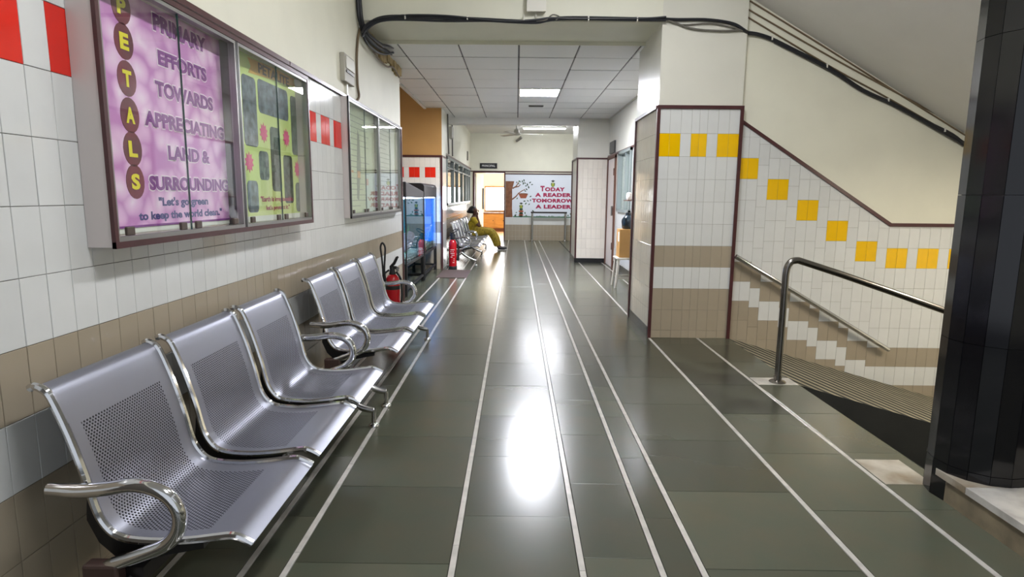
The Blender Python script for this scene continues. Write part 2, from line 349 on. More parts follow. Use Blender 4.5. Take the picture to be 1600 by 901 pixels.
# ================================================================== STRUCTURE
# ---- floor
XL = -1.43
floor = struct('floor', MB().box((-2.8, -1.6, -0.12), (2.05, 18.3, -0.012)).box((1.0, -1.6, -0.12), (2.05, 4.3, -0.013)), M['slab_bed'])
STR = [-1.246, -0.965, -0.815, -0.22, 0.253, 0.541, 0.691, 1.288, 1.752]
SW = 0.027
edges = [XL + 0.01] + STR + [2.055]
offs = [0.1, 0.35, 0.0, 0.27, 0.02, 0.32, 0.02, 0.26, 0.1, 0.12]
slabm = {}
def slab(x0, x1, y0, y1, m, parent, name='slab', z=0.0, t=0.012):
    k = (round(x1 - x0, 4), round(y1 - y0, 4), m.name, name)
    if k not in slabm:
        a, b = (x1 - x0) / 2 - 0.001, (y1 - y0) / 2 - 0.001; c, d = a - 0.0012, b - 0.0012
        vs = [(-a, -b, -t), (a, -b, -t), (a, b, -t), (-a, b, -t), (-a, -b, -.001), (a, -b, -.001), (a, b, -.001), (-a, b, -.001), (-c, -d, 0), (c, -d, 0), (c, d, 0), (-c, d, 0)]
        fs = [(8, 9, 10, 11)] + [(i, (i + 1) % 4, 4 + (i + 1) % 4, 4 + i) for i in range(4)] + [(4 + i, 4 + (i + 1) % 4, 8 + (i + 1) % 4, 8 + i) for i in range(4)]
        me = MB().add(vs, fs).mesh(name); me.materials.append(m); slabm[k] = me
    R = Euler((random.uniform(-.0012, .0012), random.uniform(-.0012, .0012), 0)).to_matrix().to_4x4()
    return link(name, slabm[k], None, parent, Matrix.Translation(((x0 + x1) / 2, (y0 + y1) / 2, z)) @ R)
far_cells = []
for i in range(len(edges) - 1):
    x0 = edges[i] + (SW / 2 if i else 0); x1 = edges[i + 1] - (SW / 2 if i < len(edges) - 2 else 0)
    P = 0.59; y = offs[i] - P
    while y < 18.25:
        ya, yb = max(y, -0.6), min(y + P, 18.25)
        if yb > ya + 0.02:
            if i == 9 and yb > 5.7 and x1 > 1.9:
                yb2 = min(yb, 5.69)
                if yb2 > ya + 0.02: slab(x0, x1, ya, yb2, M['slab'], floor)
            elif ya < 12.2:
                dk = (i == 8 and 3.5 < (ya + yb) / 2 < 4.7)
                slab(x0, x1, ya, yb, M['slab_dark'] if dk else M['slab'], floor)
            else: far_cells.append((x0, x1, ya, yb))
        y += P
mb = MB()
for x0, x1, ya, yb in far_cells: mb.box((x0, ya + .001, -.012), (x1, yb - .001, 0))
mb.box((1.766, 6.69, -.012), (1.85, 12.3, 0))
for k in range(7):
    mb.box((-2.6, 7.62 + k * 0.48, -.012), (-1.42, 7.62 + k * 0.48 + 0.477, 0.0))
obj('far_slabs', mb, M['slab'], floor, kind='stuff')
for i, x in enumerate(STR):
    L = 0.95; y = -0.6 - random.random() * 0.5; yend = 18.2 if i < 7 else 12.24
    while y < yend:
        yb = min(y + L * (0.8 + 0.1 * ((i * 7 + int(y * 3)) % 5)), yend)
        if yb - y > 0.04 and yb > -0.6: slab(x - SW / 2 + .001, x + SW / 2 - .001, round(y, 2), round(yb, 2), M['marble'], floor, 'marble_strip', z=0.0006)
        y = yb
# marble pads, edge nosing, step
slab(1.768, 2.06, 4.24, 4.41, M['marble'], floor, 'marble_pad', z=0.003)
slab(1.768, 2.0, 2.71, 2.985, M['marble_dirty'], floor, 'marble_pad', z=0.002)
nos = MB()
for k in range(3): nos.box((2.052 + k * 0.016, -0.6, -0.05 - 0.012 * k), (2.066 + k * 0.016, 4.26, -0.002 - 0.012 * k))
obj('edge_nosing', nos, M['slab'], floor)

# ---- left wall
FL = frame('L', XL)
wl = struct('wall_left', MB().box((-1.75, -1.6, -0.1), (XL, 7.6, 2.86)).box((-1.75, -1.6, 2.86), (XL, 5.69, 3.5)), M['paint'])
obj('grout_bed', MB().box((XL - .01, -1.6, 0), (XL + 0.0012, 7.585, 2.12)), M['grout'], wl)
ZR = [0.0, 0.075, 0.275, 0.48, 0.685, 0.89, 1.09, 1.295, 1.497, 1.70, 1.905, 2.12]
def row_mat(k, accent=None):
    # rows counted from the floor
    if k in (0, 1, 2): return 't_beige'
    if k == 4: return 't_beige'
    return 't_white'
ua = [1.813 + 0.1035 * k for k in range(-7, 12)]; ub = [4.512 + 0.1035 * k for k in range(-14, 30)]
ub = [u for u in ub if ua[-1] + 0.03 < u < 7.585] + [7.585]
cols = []
for i in range(len(ua) - 1): cols.append((ua[i], ua[i + 1], (i - 7) % 3 in (1, 2)))
cols.append((ua[-1], ub[0], False))
for i in range(len(ub) - 1):
    k = round((ub[i] - 4.512) / 0.1035); cols.append((ub[i], ub[i + 1], k % 3 in (0, 1)))
cells = []
for (u0, u1, red) in cols:
    for r in range(len(ZR) - 1):
        k = row_mat(r)
        if r == 9 and red: k = 't_red'
        z0, z1 = ZR[r], ZR[r + 1]
        if 2.05 < u0 and u1 < 3.9 and z0 > 1.2 and z1 < 2.0: continue
        if 5.1 < u0 and u1 < 7.0 and z0 > 1.2 and z1 < 2.0: continue
        cells.append(((u0 + u1) / 2, (z0 + z1) / 2, round(u1 - u0, 4), round(z1 - z0, 4), k))
Floff = frame('L', XL + 0.0005)
near = [c for c in cells if c[0] > 1.3][:]
near.sort(key=lambda c: c[0] + (0 if c[1] > 0.3 else 1.2))
for n_, c in enumerate(near):
    if n_ < 296: put_tile(Floff, c[0], c[1], c[2], c[3], M[c[4]], wl, 0.006)
stuff_tiles(Floff, near[296:] + [c for c in cells if c[0] <= 1.3], wl, 'far_tiles', 0.006)
obj('tile_trim', MB().box((XL - .002, 3.9, 2.12), (XL + 0.022, 5.1, 2.145)).box((XL - .002, -1.6, 2.12), (XL + 0.02, 3.9, 2.145)).box((XL - .002, 5.1, 2.12), (XL + 0.02, 7.6, 2.145)), M['trim'], wl)
obj('corner_trim', MB().box((XL - 0.02, 7.575, 0), (XL + 0.018, 7.605, 2.145)), M['trim'], wl)
pl = MB(); random.seed(3)
for k in range(14):
    t = k / 13; y = 6.0 + 1.5 * t; pl.box((XL - .01, y, 2.74 + 0.03 * math.sin(k)), (XL + 0.018 + 0.012 * random.random(), y + 0.13, 2.86))
obj('broken_plaster', pl, M['plaster'], wl)

# ---- alcove and far left
struct('wall_alcove', MB().box((-2.8, 7.0, -0.1), (-2.6, 11.2, 3.6)).box((-2.6, 7.2, -0.1), (-1.75, 7.6, 3.6)), M['ochre_warm_light'])
wc = struct('wall_alcove_back', MB().box((-2.8, 10.955, -0.1), (-1.333, 11.55, 3.6)), M['ochre_warm_light'])
obj('cream_side', MB().box((-1.345, 10.957, 2.0), (-1.33, 11.56, 3.1)), M['paint'], wc)
FA = frame('B', 10.953); ca = []
obj('grout_bed', MB().box((-2.6, 10.951, 0), (-1.335, 10.957, 2.0)), M['grout_light'], wc)
ze = [0, 0.075, 0.27, 0.465, 0.66, 0.855, 1.05, 1.245, 1.44, 1.64, 1.82, 1.995]
ue = [-1.352 - 0.0945 * k for k in range(14)]
for i in range(13):
    for r in range(11):
        k = row_mat(r)
        if r == 9 and i % 3 != 2 and not (i < 0): k = 't_red' if (i % 3) in (1, 2) or i % 3 == 0 else k
        if r == 9: k = 't_red' if (i % 3) in (1, 0) and i > 0 or i == 1 else 't_white'
        if r == 9: k = 't_red' if i in (1, 2, 4, 5, 7, 8) and True else 't_white'
        ca.append(((ue[i] + ue[i + 1]) / 2, (ze[r] + ze[r + 1]) / 2, 0.0945, round(ze[r + 1] - ze[r], 4), k if k != 't_white' else 't_cream'))
for c in ca: put_tile(FA, c[0], c[1], c[2], c[3], M[c[4]], wc)
obj('tile_trim', MB().box((-2.6, 10.93, 1.995), (-1.32, 10.955, 2.03)).box((-1.352, 10.93, 0), (-1.322, 10.96, 2.0)).box((-1.345, 10.955, 1.995), (-1.32, 11.56, 2.03)), M['trim'], wc)
obj('side_tiles', MB().box((-1.345, 10.96, 0.0), (-1.328, 11.56, 1.995)), M['t_white'], wc)
XF = -1.37
wf = struct('wall_left_far', MB().box((-1.75, 11.55, -0.1), (XF, 12.0, 3.3)).box((-1.75, 12.0, -0.1), (XF, 17.95, 1.13)).box((-1.75, 12.0, 2.08), (XF, 17.95, 3.3)).box((-1.75, 17.95, -0.1), (XF, 18.45, 3.3)), M['paint'])
FF = frame('L', XF); cf = []
for i in range(62):
    u0 = 11.56 + i * 0.105
    for r in range(11):
        z0, z1 = ZR[r], min(ZR[r + 1], 2.06)
        if 11.95 < u0 < 17.98 and z1 > 1.12: continue
        cf.append((u0 + 0.0525, (z0 + z1) / 2, 0.105, round(z1 - z0, 4), row_mat(r)))
stuff_tiles(FF, cf, wf)
obj('tile_trim', MB().box((XF - .01, 11.56, 2.08), (XF + 0.02, 18.24, 2.12)), M['trim'], wf)
w1 = struct('window_1', MB().box((XF - 0.30, 12.0, 1.13), (XF - 0.26, 17.95, 2.08)), M['room_wall'])
wfb = MB(); ypos = [12.0, 13.25, 14.2, 15.4, 16.45, 17.2, 17.9]
for y in ypos: wfb.box((XF - 0.06, y, 1.13), (XF + 0.02, y + 0.05, 2.08))
wfb.box((XF - 0.06, 12.0, 1.13), (XF + 0.02, 17.95, 1.17)).box((XF - 0.06, 12.0, 2.03), (XF + 0.02, 17.95, 2.08)).box((XF - 0.05, 12.0, 1.86), (XF + 0.01, 17.95, 1.89))
obj('window_frame', wfb, M['frame_grey'], w1)
for a, b in zip(ypos[:-1], ypos[1:]):
    obj('pane', MB().box((XF - 0.022, a + 0.05, 1.17), (XF - 0.016, b, 2.03)), M['glass'], w1)
    obj('blind', MB().box((XF - 0.17, a + 0.12, 1.13), (XF - 0.15, b - 0.05, 1.87)), M['blind'], w1)

# ---- far wall, principal's door, room behind
YF = 18.25
wfar = struct('wall_far', MB().box((-1.75, YF, -0.1), (-1.27, YF + 0.2, 2.02)).box((-0.36, YF, -0.1), (3.2, YF + 0.2, 2.02)).box((-1.75, YF, 2.02), (3.2, YF + 0.2, 3.3)), M['paint'])
FB = frame('B', YF); cb = []
zf = [0.0, 0.12, 0.30, 0.47, 0.67, 0.87, 1.07, 1.27, 1.47, 1.67, 1.85, 1.955]
for i in range(20):
    u0 = -0.33 + i * 0.105
    for r in range(11): cb.append((u0 + 0.0525, (zf[r] + zf[r + 1]) / 2, 0.105, round(zf[r + 1] - zf[r], 4), 't_beige' if r < 3 else 't_white'))
stuff_tiles(FB, cb, wfar)
obj('tile_trim', MB().box((-1.37, YF - 0.02, 2.02), (1.9, YF, 2.05)).box((-0.37, YF - 0.02, 1.955), (1.9, YF, 1.985)), M['trim'], wfar)
d1 = struct('door_1', MB().box((-1.30, YF - 0.02, 0), (-1.25, YF + 0.2, 2.0)).box((-0.375, YF - 0.025, 0), (-0.335, YF + 0.2, 2.0)).box((-1.30, YF - 0.02, 1.99), (-0.335, YF + 0.2, 2.03)), M['trim'])
lf = Matrix.Translation((-1.235, YF + 0.2, 0)) @ Matrix.Rotation(math.radians(78), 4, 'Z')
obj('door_leaf', MB().box((0, -0.02, 0.01), (0.84, 0.02, 1.98), lf), M['room_wall'], d1)
obj('door_handle', MB().box((0.72, -0.06, 0.9), (0.76, -0.02, 1.55), lf), M['black'], d1)
wr = struct('wall_room', MB().box((-1.6, 23.2, -0.1), (2.6, 23.4, 3.0)).box((-1.8, YF + 0.2, -0.1), (-1.6, 23.4, 3.0)).box((2.4, YF + 0.2, -0.1), (2.6, 23.4, 3.0)), M['room_wall'])
struct('floor_room', MB().box((-1.8, YF, -0.12), (2.6, 23.4, -0.002)), M['room_floor'])
struct('ceiling_room', MB().box((-1.8, YF + 0.2, 2.9), (2.6, 23.4, 3.0)), M['room_wall'])
w2 = struct('window_2', MB().box((-1.16, 23.14, 0.78), (1.9, 23.2, 1.62)), M['room_window'])
obj('window_frame', MB().box((-1.20, 23.12, 1.62), (0.94, 23.2, 1.67)).box((-1.20, 23.12, 0.74), (-1.16, 23.2, 1.62)).box((-1.16, 23.12, 0.74), (0.94, 23.2, 0.78)), M['wood'], w2)

# ---- ceilings
ceil = struct('ceiling', MB().box((-1.62, 7.6, 2.86), (1.85, 12.3, 2.95)).box((-1.43, 6.4, 2.86), (1.85, 7.6, 2.95)), M['void'])
XE = [-1.60, -1.224, -0.607, 0.01, 0.627, 1.244, 1.82]; YE = [6.41] + [6.98 + 0.65 * k for k in range(9)] + [12.26]
YE = [y for y in YE if y < 12.2] + [12.26]
LIGHT_CELL = None
pm = {}
for i in range(6):
    for j in range(len(YE) - 1):
        x0, x1, y0, y1 = XE[i], XE[i + 1], YE[j], YE[j + 1]
        if i == 0 and y1 < 7.7: x0 = XL + 0.005
        if i == 3 and abs(y0 - 8.93) < 0.01: LIGHT_CELL = (x0, x1, y0, y1); continue
        k = (round(x1 - x0, 3), round(y1 - y0, 3))
        if k not in pm:
            a, b = k[0] / 2 - 0.009, k[1] / 2 - 0.009
            me = MB().box((-a, -b, 0), (a, b, 0.014)).mesh('ceiling_panel'); me.materials.append(M['ceil']); pm[k] = me
        R = Euler((random.uniform(-.004, .004), random.uniform(-.004, .004), 0)).to_matrix().to_4x4()
        link('ceiling_panel', pm[k], None, ceil, Matrix.Translation(((x0 + x1) / 2, (y0 + y1) / 2, 2.84 + random.uniform(0, .003))) @ R)
gb = MB()
for x in XE[1:-1]: gb.box((x - 0.005, 6.41, 2.847), (x + 0.005, 12.26, 2.87))
for y in YE[1:-1]: gb.box((-1.6 if y > 7.6 else XL, y - 0.006, 2.843), (1.82, y + 0.006, 2.87))
obj('grid_bars', gb, M['ceil_bar'], ceil)
obj('fascia_strip', MB().box((XL, 6.396, 2.838), (1.284, 6.408, 2.874)).box((1.284, 6.69, 2.838), (1.85, 6.70, 2.95)), M['paint'], ceil)
obj('edge_strip', MB().box((-1.64, 7.6, 2.82), (-1.60, 10.95, 2.9)).box((1.80, 6.69, 2.825), (1.82, 12.26, 2.85)), M['box'], ceil)
struct('ceiling_far', MB().box((-1.75, 12.2, 3.13), (3.2, 18.45, 3.3)), M['soffit'])
struct('beam_rear', MB().box((-1.37, 12.26, 2.72), (1.22, 12.5, 3.13)), M['soffit'])
struct('beam', MB().box((XL, 5.69, 2.872), (1.284, 6.405, 3.5)), M['paint'])
struct('ceiling_near', MB().box((-1.75, -1.6, 3.5), (2.1, 6.4, 3.6)), M['soffit'])
struct('ceiling_alcove', MB().box((-2.8, 7.2, 3.4), (-1.6, 11.2, 3.6)), M['ochre_warm_light'])

# ---- pillar 1 (yellow squares)
p1 = struct('pillar_1', MB().box((1.284, 5.692, -0.1), (2.043, 6.69, 3.5)), M['paint_gloss'])
F1 = frame('B', 5.6905)
obj('grout_bed', MB().box((1.29, 5.6895, 0), (2.04, 5.70, 2.13)).box((1.2825, 5.70, 0), (1.29, 6.68, 2.13)), M['grout_light'], p1)
cw = [0.1, 0.1, 0.097, 0.0725, 0.0725, 0.097, 0.1, 0.1]; u = 1.2935
zp = [0.0, 0.075, 0.275, 0.48, 0.685, 0.885, 1.09, 1.295, 1.50, 1.705, 1.912, 2.13]
for i, w in enumerate(cw):
    for r in range(11):
        k = row_mat(r)
        if r == 9 and i in (0, 1, 3, 4, 6, 7): k = 't_yellow'
        put_tile(F1, u + w / 2, (zp[r] + zp[r + 1]) / 2, w, round(zp[r + 1] - zp[r], 4), M[k], p1)
    u += w
F1L = frame('L', 0) ; F1L = frame('R', 1.2825); cs = []
for i in range(9):
    for r in range(11): cs.append((-(5.72 + 0.106 * i + 0.053), (zp[r] + zp[r + 1]) / 2, 0.106, round(zp[r + 1] - zp[r], 4), 't_cream'))
for c in cs: put_tile(F1L, c[0], c[1], c[2], c[3], M[c[4]], p1, 0.005)
obj('tile_trim', MB().box((1.27, 5.672, 2.13), (2.055, 5.70, 2.16)).box((1.27, 5.672, 0), (1.30, 5.70, 2.13)).box((2.025, 5.672, 0), (2.055, 5.70, 2.13))
    .box((1.262, 5.70, 2.13), (1.285, 6.70, 2.16)).box((1.262, 6.66, 0), (1.285, 6.70, 2.13)).box((2.03, 5.70, 0), (2.055, 5.74, 2.13)), M['trim'], p1)
obj('skirting', MB().box((1.268, 5.70, 0), (1.285, 6.68, 0.10)), M['black_stone'], p1)

# ---- pillar 2 (far right) and right wall
p2 = struct('pillar_2', MB().box((1.205, 12.272, -0.1), (1.83, 13.3, 3.2)), M['paint_gloss'])
F2 = frame('B', 12.270); c2 = []
zq = [0.09, 0.29, 0.49, 0.69, 0.89, 1.09, 1.29, 1.49, 1.69, 1.88, 2.06]
for i in range(6):
    for r in range(10): put_tile(F2, 1.225 + 0.097 * i + 0.0485, (zq[r] + zq[r + 1]) / 2, 0.097, round(zq[r + 1] - zq[r], 4), M['t_cream'], p2)
obj('tile_trim', MB().box((1.19, 12.25, 2.06), (1.82, 12.275, 2.09)).box((1.19, 12.25, 0.09), (1.22, 12.275, 2.06)).box((1.795, 12.25, 0.09), (1.82, 12.275, 2.06)).box((1.185, 12.275, 2.06), (1.205, 13.31, 2.09)).box((1.185, 13.27, 0), (1.205, 13.31, 2.06)), M['trim'], p2)
obj('skirting', MB().box((1.185, 12.25, 0), (1.82, 12.272, 0.09)).box((1.185, 12.272, 0), (1.205, 13.3, 0.09)), M['black_stone'], p2)
XR = 1.82
wrr = struct('wall_right', MB().box((XR, 6.6, -0.1), (2.04, 9.75, 2.9)).box((XR, 9.75, -0.1), (2.04, 10.9, 1.09)).box((XR, 9.75, 2.09), (2.04, 10.9, 2.9)).box((XR, 10.9, -0.1), (2.04, 12.3, 2.9)), M['paint_gloss'])
struct('wall_right_far', MB().box((3.0, 13.3, -0.1), (3.2, 18.45, 3.3)).box((1.83, 13.1, -0.1), (3.2, 13.3, 3.3)), M['paint'])
obj('tile_trim', MB().box((XR - 0.02, 6.7, 2.10), (XR, 12.25, 2.13)), M['trim'], wrr)
obj('skirting', MB().box((XR - 0.018, 6.7, 0), (XR, 11.2, 0.16)), M['black_stone'], wrr)
FRt = frame('R', XR); cr = []
for i in range(42):
    y0 = 6.75 + 0.105 * i
    for r in range(1, 10):
        z0, z1 = 0.17 + (r - 1) * 0.2145, 0.17 + r * 0.2145
        if 9.6 < y0 < 10.95 and z1 > 1.05: continue
        cr.append((-(y0 + 0.0525), (z0 + z1) / 2, 0.105, 0.2145, 't_white'))
stuff_tiles(FRt, cr, wrr)
w3 = struct('window_3', MB().box((XR + 0.045, 9.72, 1.06), (XR + 0.06, 10.93, 2.12)), M['paper'])
obj('window_frame', MB().box((XR - 0.035, 9.72, 1.07), (XR + 0.10, 9.79, 2.11)).box((XR - 0.035, 10.86, 1.07), (XR + 0.10, 10.93, 2.11)).box((XR - 0.035, 9.72, 1.07), (XR + 0.10, 10.93, 1.12)).box((XR - 0.035, 9.72, 2.06), (XR + 0.10, 10.93, 2.11)).box((XR - 0.02, 10.22, 1.1), (XR + 0.05, 10.27, 2.1)), M['frame_grey'], w3)
obj('pane', MB().box((XR + 0.02, 9.79, 1.12), (XR + 0.026, 10.22, 2.06)), M['glass'], w3); obj('pane', MB().box((XR + 0.03, 10.27, 1.12), (XR + 0.036, 10.86, 2.06)), M['glass'], w3)
d2 = struct('door_2', MB().box((XR - 0.03, 11.25, 0), (XR, 11.33, 2.08)).box((XR - 0.03, 12.16, 0), (XR, 12.24, 2.08)).box((XR - 0.03, 11.25, 2.04), (XR, 12.24, 2.10)), M['door_brown'])
obj('door_leaf', MB().box((XR - 0.012, 11.33, 0.01), (XR, 12.16, 2.04)), M['door_white'], d2)
obj('door_handle', MB().box((XR - 0.05, 11.40, 0.98), (XR - 0.012, 11.47, 1.16)), M['alu'], d2)
for z in (0.35, 1.0, 1.72): obj('door_hinge', MB().box((XR - 0.04, 11.325, z), (XR - 0.01, 11.36, z + 0.13)), M['door_brown'], d2)

# ---- stair wall with stepped tiles
YS = 5.735
ws = struct('wall_stairs', MB().box((2.0, YS, -1.6), (5.6, YS + 0.2, 3.5)), M['paint'])
GX = 2.045; GP = 0.2925; DR = 0.1895
trim_z = lambda x: 2.030 - 0.6415 * (x - 2.061) if x < 3.513 else 1.094
ramp_z = lambda x: -0.28 * (x - 2.03)
zs = [2.08, 1.89, 1.70, 1.51, 1.3165, 1.123, 0.9295, 0.736, 0.547, 0.36, 0.17, -0.02, -0.21, -0.40, -0.59]
obj('grout_bed', MB().prism([(2.04, -0.6), (5.55, -1.1), (5.55, 1.09), (3.513, 1.09), (2.04, 2.03)], 0, 0.0015, frame('B', YS)), M['grout_light'], ws)
FS = frame('B', YS - 0.0005); random.seed(11)
tot = 0
for g in range(9):
    for r in range(3):
        x0 = GX + g * GP + r * GP / 3; x1 = x0 + GP / 3
        off = -DR * (g + (1 / 3 if r == 2 else 0)) if g < 5 else -DR * (4 + 1 / 3)
        zrow = [3.0] if False else zs
        top_extra = [2.46, 2.27] if True else []
        Z = top_extra + zrow
        for i in range(len(Z) - 1):
            z1, z0 = Z[i] + off, Z[i + 1] + off
            top = Z[i]
            k = 't_white'
            if abs(top - 1.70) < 1e-6 and r < 2: k = 't_yellow'
            if abs(top - 0.736) < 1e-6 or top < 0.37: k = 't_beige'
            if g >= 5 and top < 0.37: k = 't_beige'
            if z1 < ramp_z(x1) - 0.02: continue
            if z0 > trim_z(x0): continue
            full = z1 < trim_z(x1) - 0.01
            if full:
                put_tile(FS, (x0 + x1) / 2, (z0 + z1) / 2, round(x1 - x0, 4), round(z1 - z0, 4), M[k], ws); tot += 1
            else:
                p = clip(rect(x0 + .0008, z0 + .0008, x1 - .0008, z1 - .0008), 0.6415, 1, 2.030 + 0.6415 * 2.061) if x0 < 3.5 else clip(rect(x0 + .0008, z0 + .0008, x1 - .0008, z1 - .0008), 0, 1, 1.094)
                if len(p) >= 3: obj('tile', MB().prism(p, 0, 0.004, FS), M[k], ws); tot += 1
obj('tile_trim', MB().prism([(2.045, 2.055), (2.045, 2.022), (3.508, 1.083), (5.5, 1.083), (5.5, 1.115), (3.518, 1.115)], 0, 0.018, frame('B', YS)), M['trim'], ws)
struct('soffit_stairs', MB().prism([(2.05, 3.106), (5.6, 1.093), (5.6, 1.35), (2.05, 3.36)], -YS, -0.4, Matrix(((1, 0, 0, 0), (0, 0, -1, 0), (0, 1, 0, 0), (0, 0, 0, 1)))), M['soffit'])
struct('wall_unseen_side', MB().box((5.5, -1.8, -1.6), (5.7, 5.9, 3.5)).box((2.1, -1.8, -1.6), (5.5, -1.6, 3.5)), M['paint'])  # near part added out of view to keep the column's reflection dark
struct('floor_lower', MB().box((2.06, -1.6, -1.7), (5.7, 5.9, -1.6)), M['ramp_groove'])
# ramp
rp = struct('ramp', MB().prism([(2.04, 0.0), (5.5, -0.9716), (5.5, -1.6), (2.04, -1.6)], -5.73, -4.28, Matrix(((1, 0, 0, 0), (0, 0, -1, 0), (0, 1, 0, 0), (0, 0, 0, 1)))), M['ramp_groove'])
rb = MB(); d = Vector((0.636, -1.04, 0)).normalized(); nrm = Vector((1.04, 0.636, 0)).normalized()
for k in range(-8, 90):
    c = Vector((2.06, 4.28, 0)) + nrm * (k * 0.125)
    p = [tuple((c + d * s_ + nrm * t_)[:2]) for s_, t_ in ((-3, 0), (3, 0), (3, 0.055), (-3, 0.055))]
    for (a, b, cc) in ((-1, 0, -2.06), (1, 0, 5.4), (0, -1, -4.283), (0, 1, 5.728)): p = clip(p, a, b, cc) if p else p
    if len(p) >= 3:
        vs = [(x, y, ramp_z(x) - 0.001) for x, y in p] + [(x, y, ramp_z(x) + 0.003) for x, y in p]; n = len(p)
        rb.add(vs, [tuple(range(n, 2 * n))] + [(i, (i + 1) % n, n + (i + 1) % n, n + i) for i in range(n)])
obj('ramp_ribs', rb, M['ramp'], rp, kind='stuff')

# ---- black round column and step
CX, CY, CR = 2.125, 2.626, 0.195
colm = struct('column', MB().lathe([(CR - 0.012, -1.6), (CR - 0.012, 3.5)], (CX, CY, 0), 32), M['column_grout'])
NST = 16; zc_ = [0.0, 0.17, 0.73, 1.36, 2.0, 2.62, 3.2]
cm = {}
for r in range(6):
    h = zc_[r + 1] - zc_[r]
    rad = CR + (0.002 if r == 0 else 0); wd_ = 2 * rad * math.tan(math.pi / NST) - 0.002
    mb = MB().box((-0.014, -wd_ / 2, 0.0008), (0, wd_ / 2, h - 0.0012)); me = mb.mesh('tile'); me.materials.append(M['column_tile'])
    for k in range(NST):
        a = 2 * math.pi * (k + 0.35) / NST
        link('tile', me, None, colm, Matrix.Translation((CX + rad * math.cos(a), CY + rad * math.sin(a), zc_[r])) @ Matrix.Rotation(a + random.uniform(-.012, .012), 4, 'Z'))
st = struct('floor_step', MB().box((1.955, -1.2, -0.1), (5.5, 2.615, 0.105)), M['slab_bed'])
for (ya, yb, m) in ((2.12, 2.56, 'marble_brown'), (0.9, 2.12, 'slab'), (-1.2, 0.9, 'slab')):
    obj('riser_slab', MB().box((1.935, ya + .001, 0.0), (1.956, yb - .001, 0.098)), M[m], st)
for (ya, yb, m) in ((2.43, 2.615, 'marble_dirty'), (2.12, 2.43, 'marble'), (0.9, 2.12, 'slab'), (-1.2, 0.9, 'slab')):
    obj('tread_slab', MB().box((1.925, ya + .001, 0.1), (2.6, yb - .001, 0.13)), M[m], st)

# ================================================================== LIGHT FITTINGS
x0, x1, y0, y1 = LIGHT_CELL
t = thing('ceiling_light', 'square glowing panel light set into the false ceiling', 'ceiling light', ((x0 + x1) / 2, (y0 + y1) / 2, 2.84))
obj('frame', MB().box((x0 + .006, y0 + .006, 2.832), (x0 + .03, y1 - .006, 2.86)).box((x1 - .03, y0 + .006, 2.832), (x1 - .006, y1 - .006, 2.86)).box((x0 + .03, y0 + .006, 2.832), (x1 - .03, y0 + .03, 2.86)).box((x0 + .03, y1 - .03, 2.832), (x1 - .03, y1 - .006, 2.86)), M['box'], t)
obj('diffuser', MB().box((x0 + .03, y0 + .03, 2.836), (x1 - .03, y1 - .03, 2.842)), M['panel_light'], t)
def tube_light(x, y, z, label, m, L=1.2, along='y', group=None, w=0.09):
    t = thing('tube_light', label, 'ceiling light', (x, y, z), group)
    a, b = (w / 2 + .01, L / 2) if along == 'y' else (L / 2, w / 2 + .01)
    obj('housing', MB().box((x - a, y - b, z + 0.02), (x + a, y + b, z + 0.06)), M['box'], t)
    a, b = (w / 2, L / 2 - .02) if along == 'y' else (L / 2 - .02, w / 2)
    obj('diffuser', MB().box((x - a, y - b, z), (x + a, y + b, z + 0.02)), m, t)
    return t
tube_light(0.5, 20.3, 2.80, 'unseen fill light added on the ceiling of the room behind the doorway', M['room_fill'], 1.6)  # unseen lamp added to brighten the far room
tube_light(0.6, 1.4, 3.44, 'long ceiling light fixture above the nearest bench', M['near_tube'], w=0.16)
tube_light(0.75, 3.8, 3.44, 'long ceiling light fixture in front of the cream beam', M['near_tube'], w=0.16)
tube_light(4.2, 3.7, 1.74, 'warm tube light under the sloping soffit of the stairs', M['stair_tube'], 1.0, w=0.12)
t = tube_light(0.70, 16.0, 3.03, 'bright tube light hanging below the far ceiling', M['far_tube'], 1.1, 'x')
obj('mounting_stem', MB().box((0.66, 15.98, 3.11), (0.74, 16.02, 3.13)), M['box'], t)

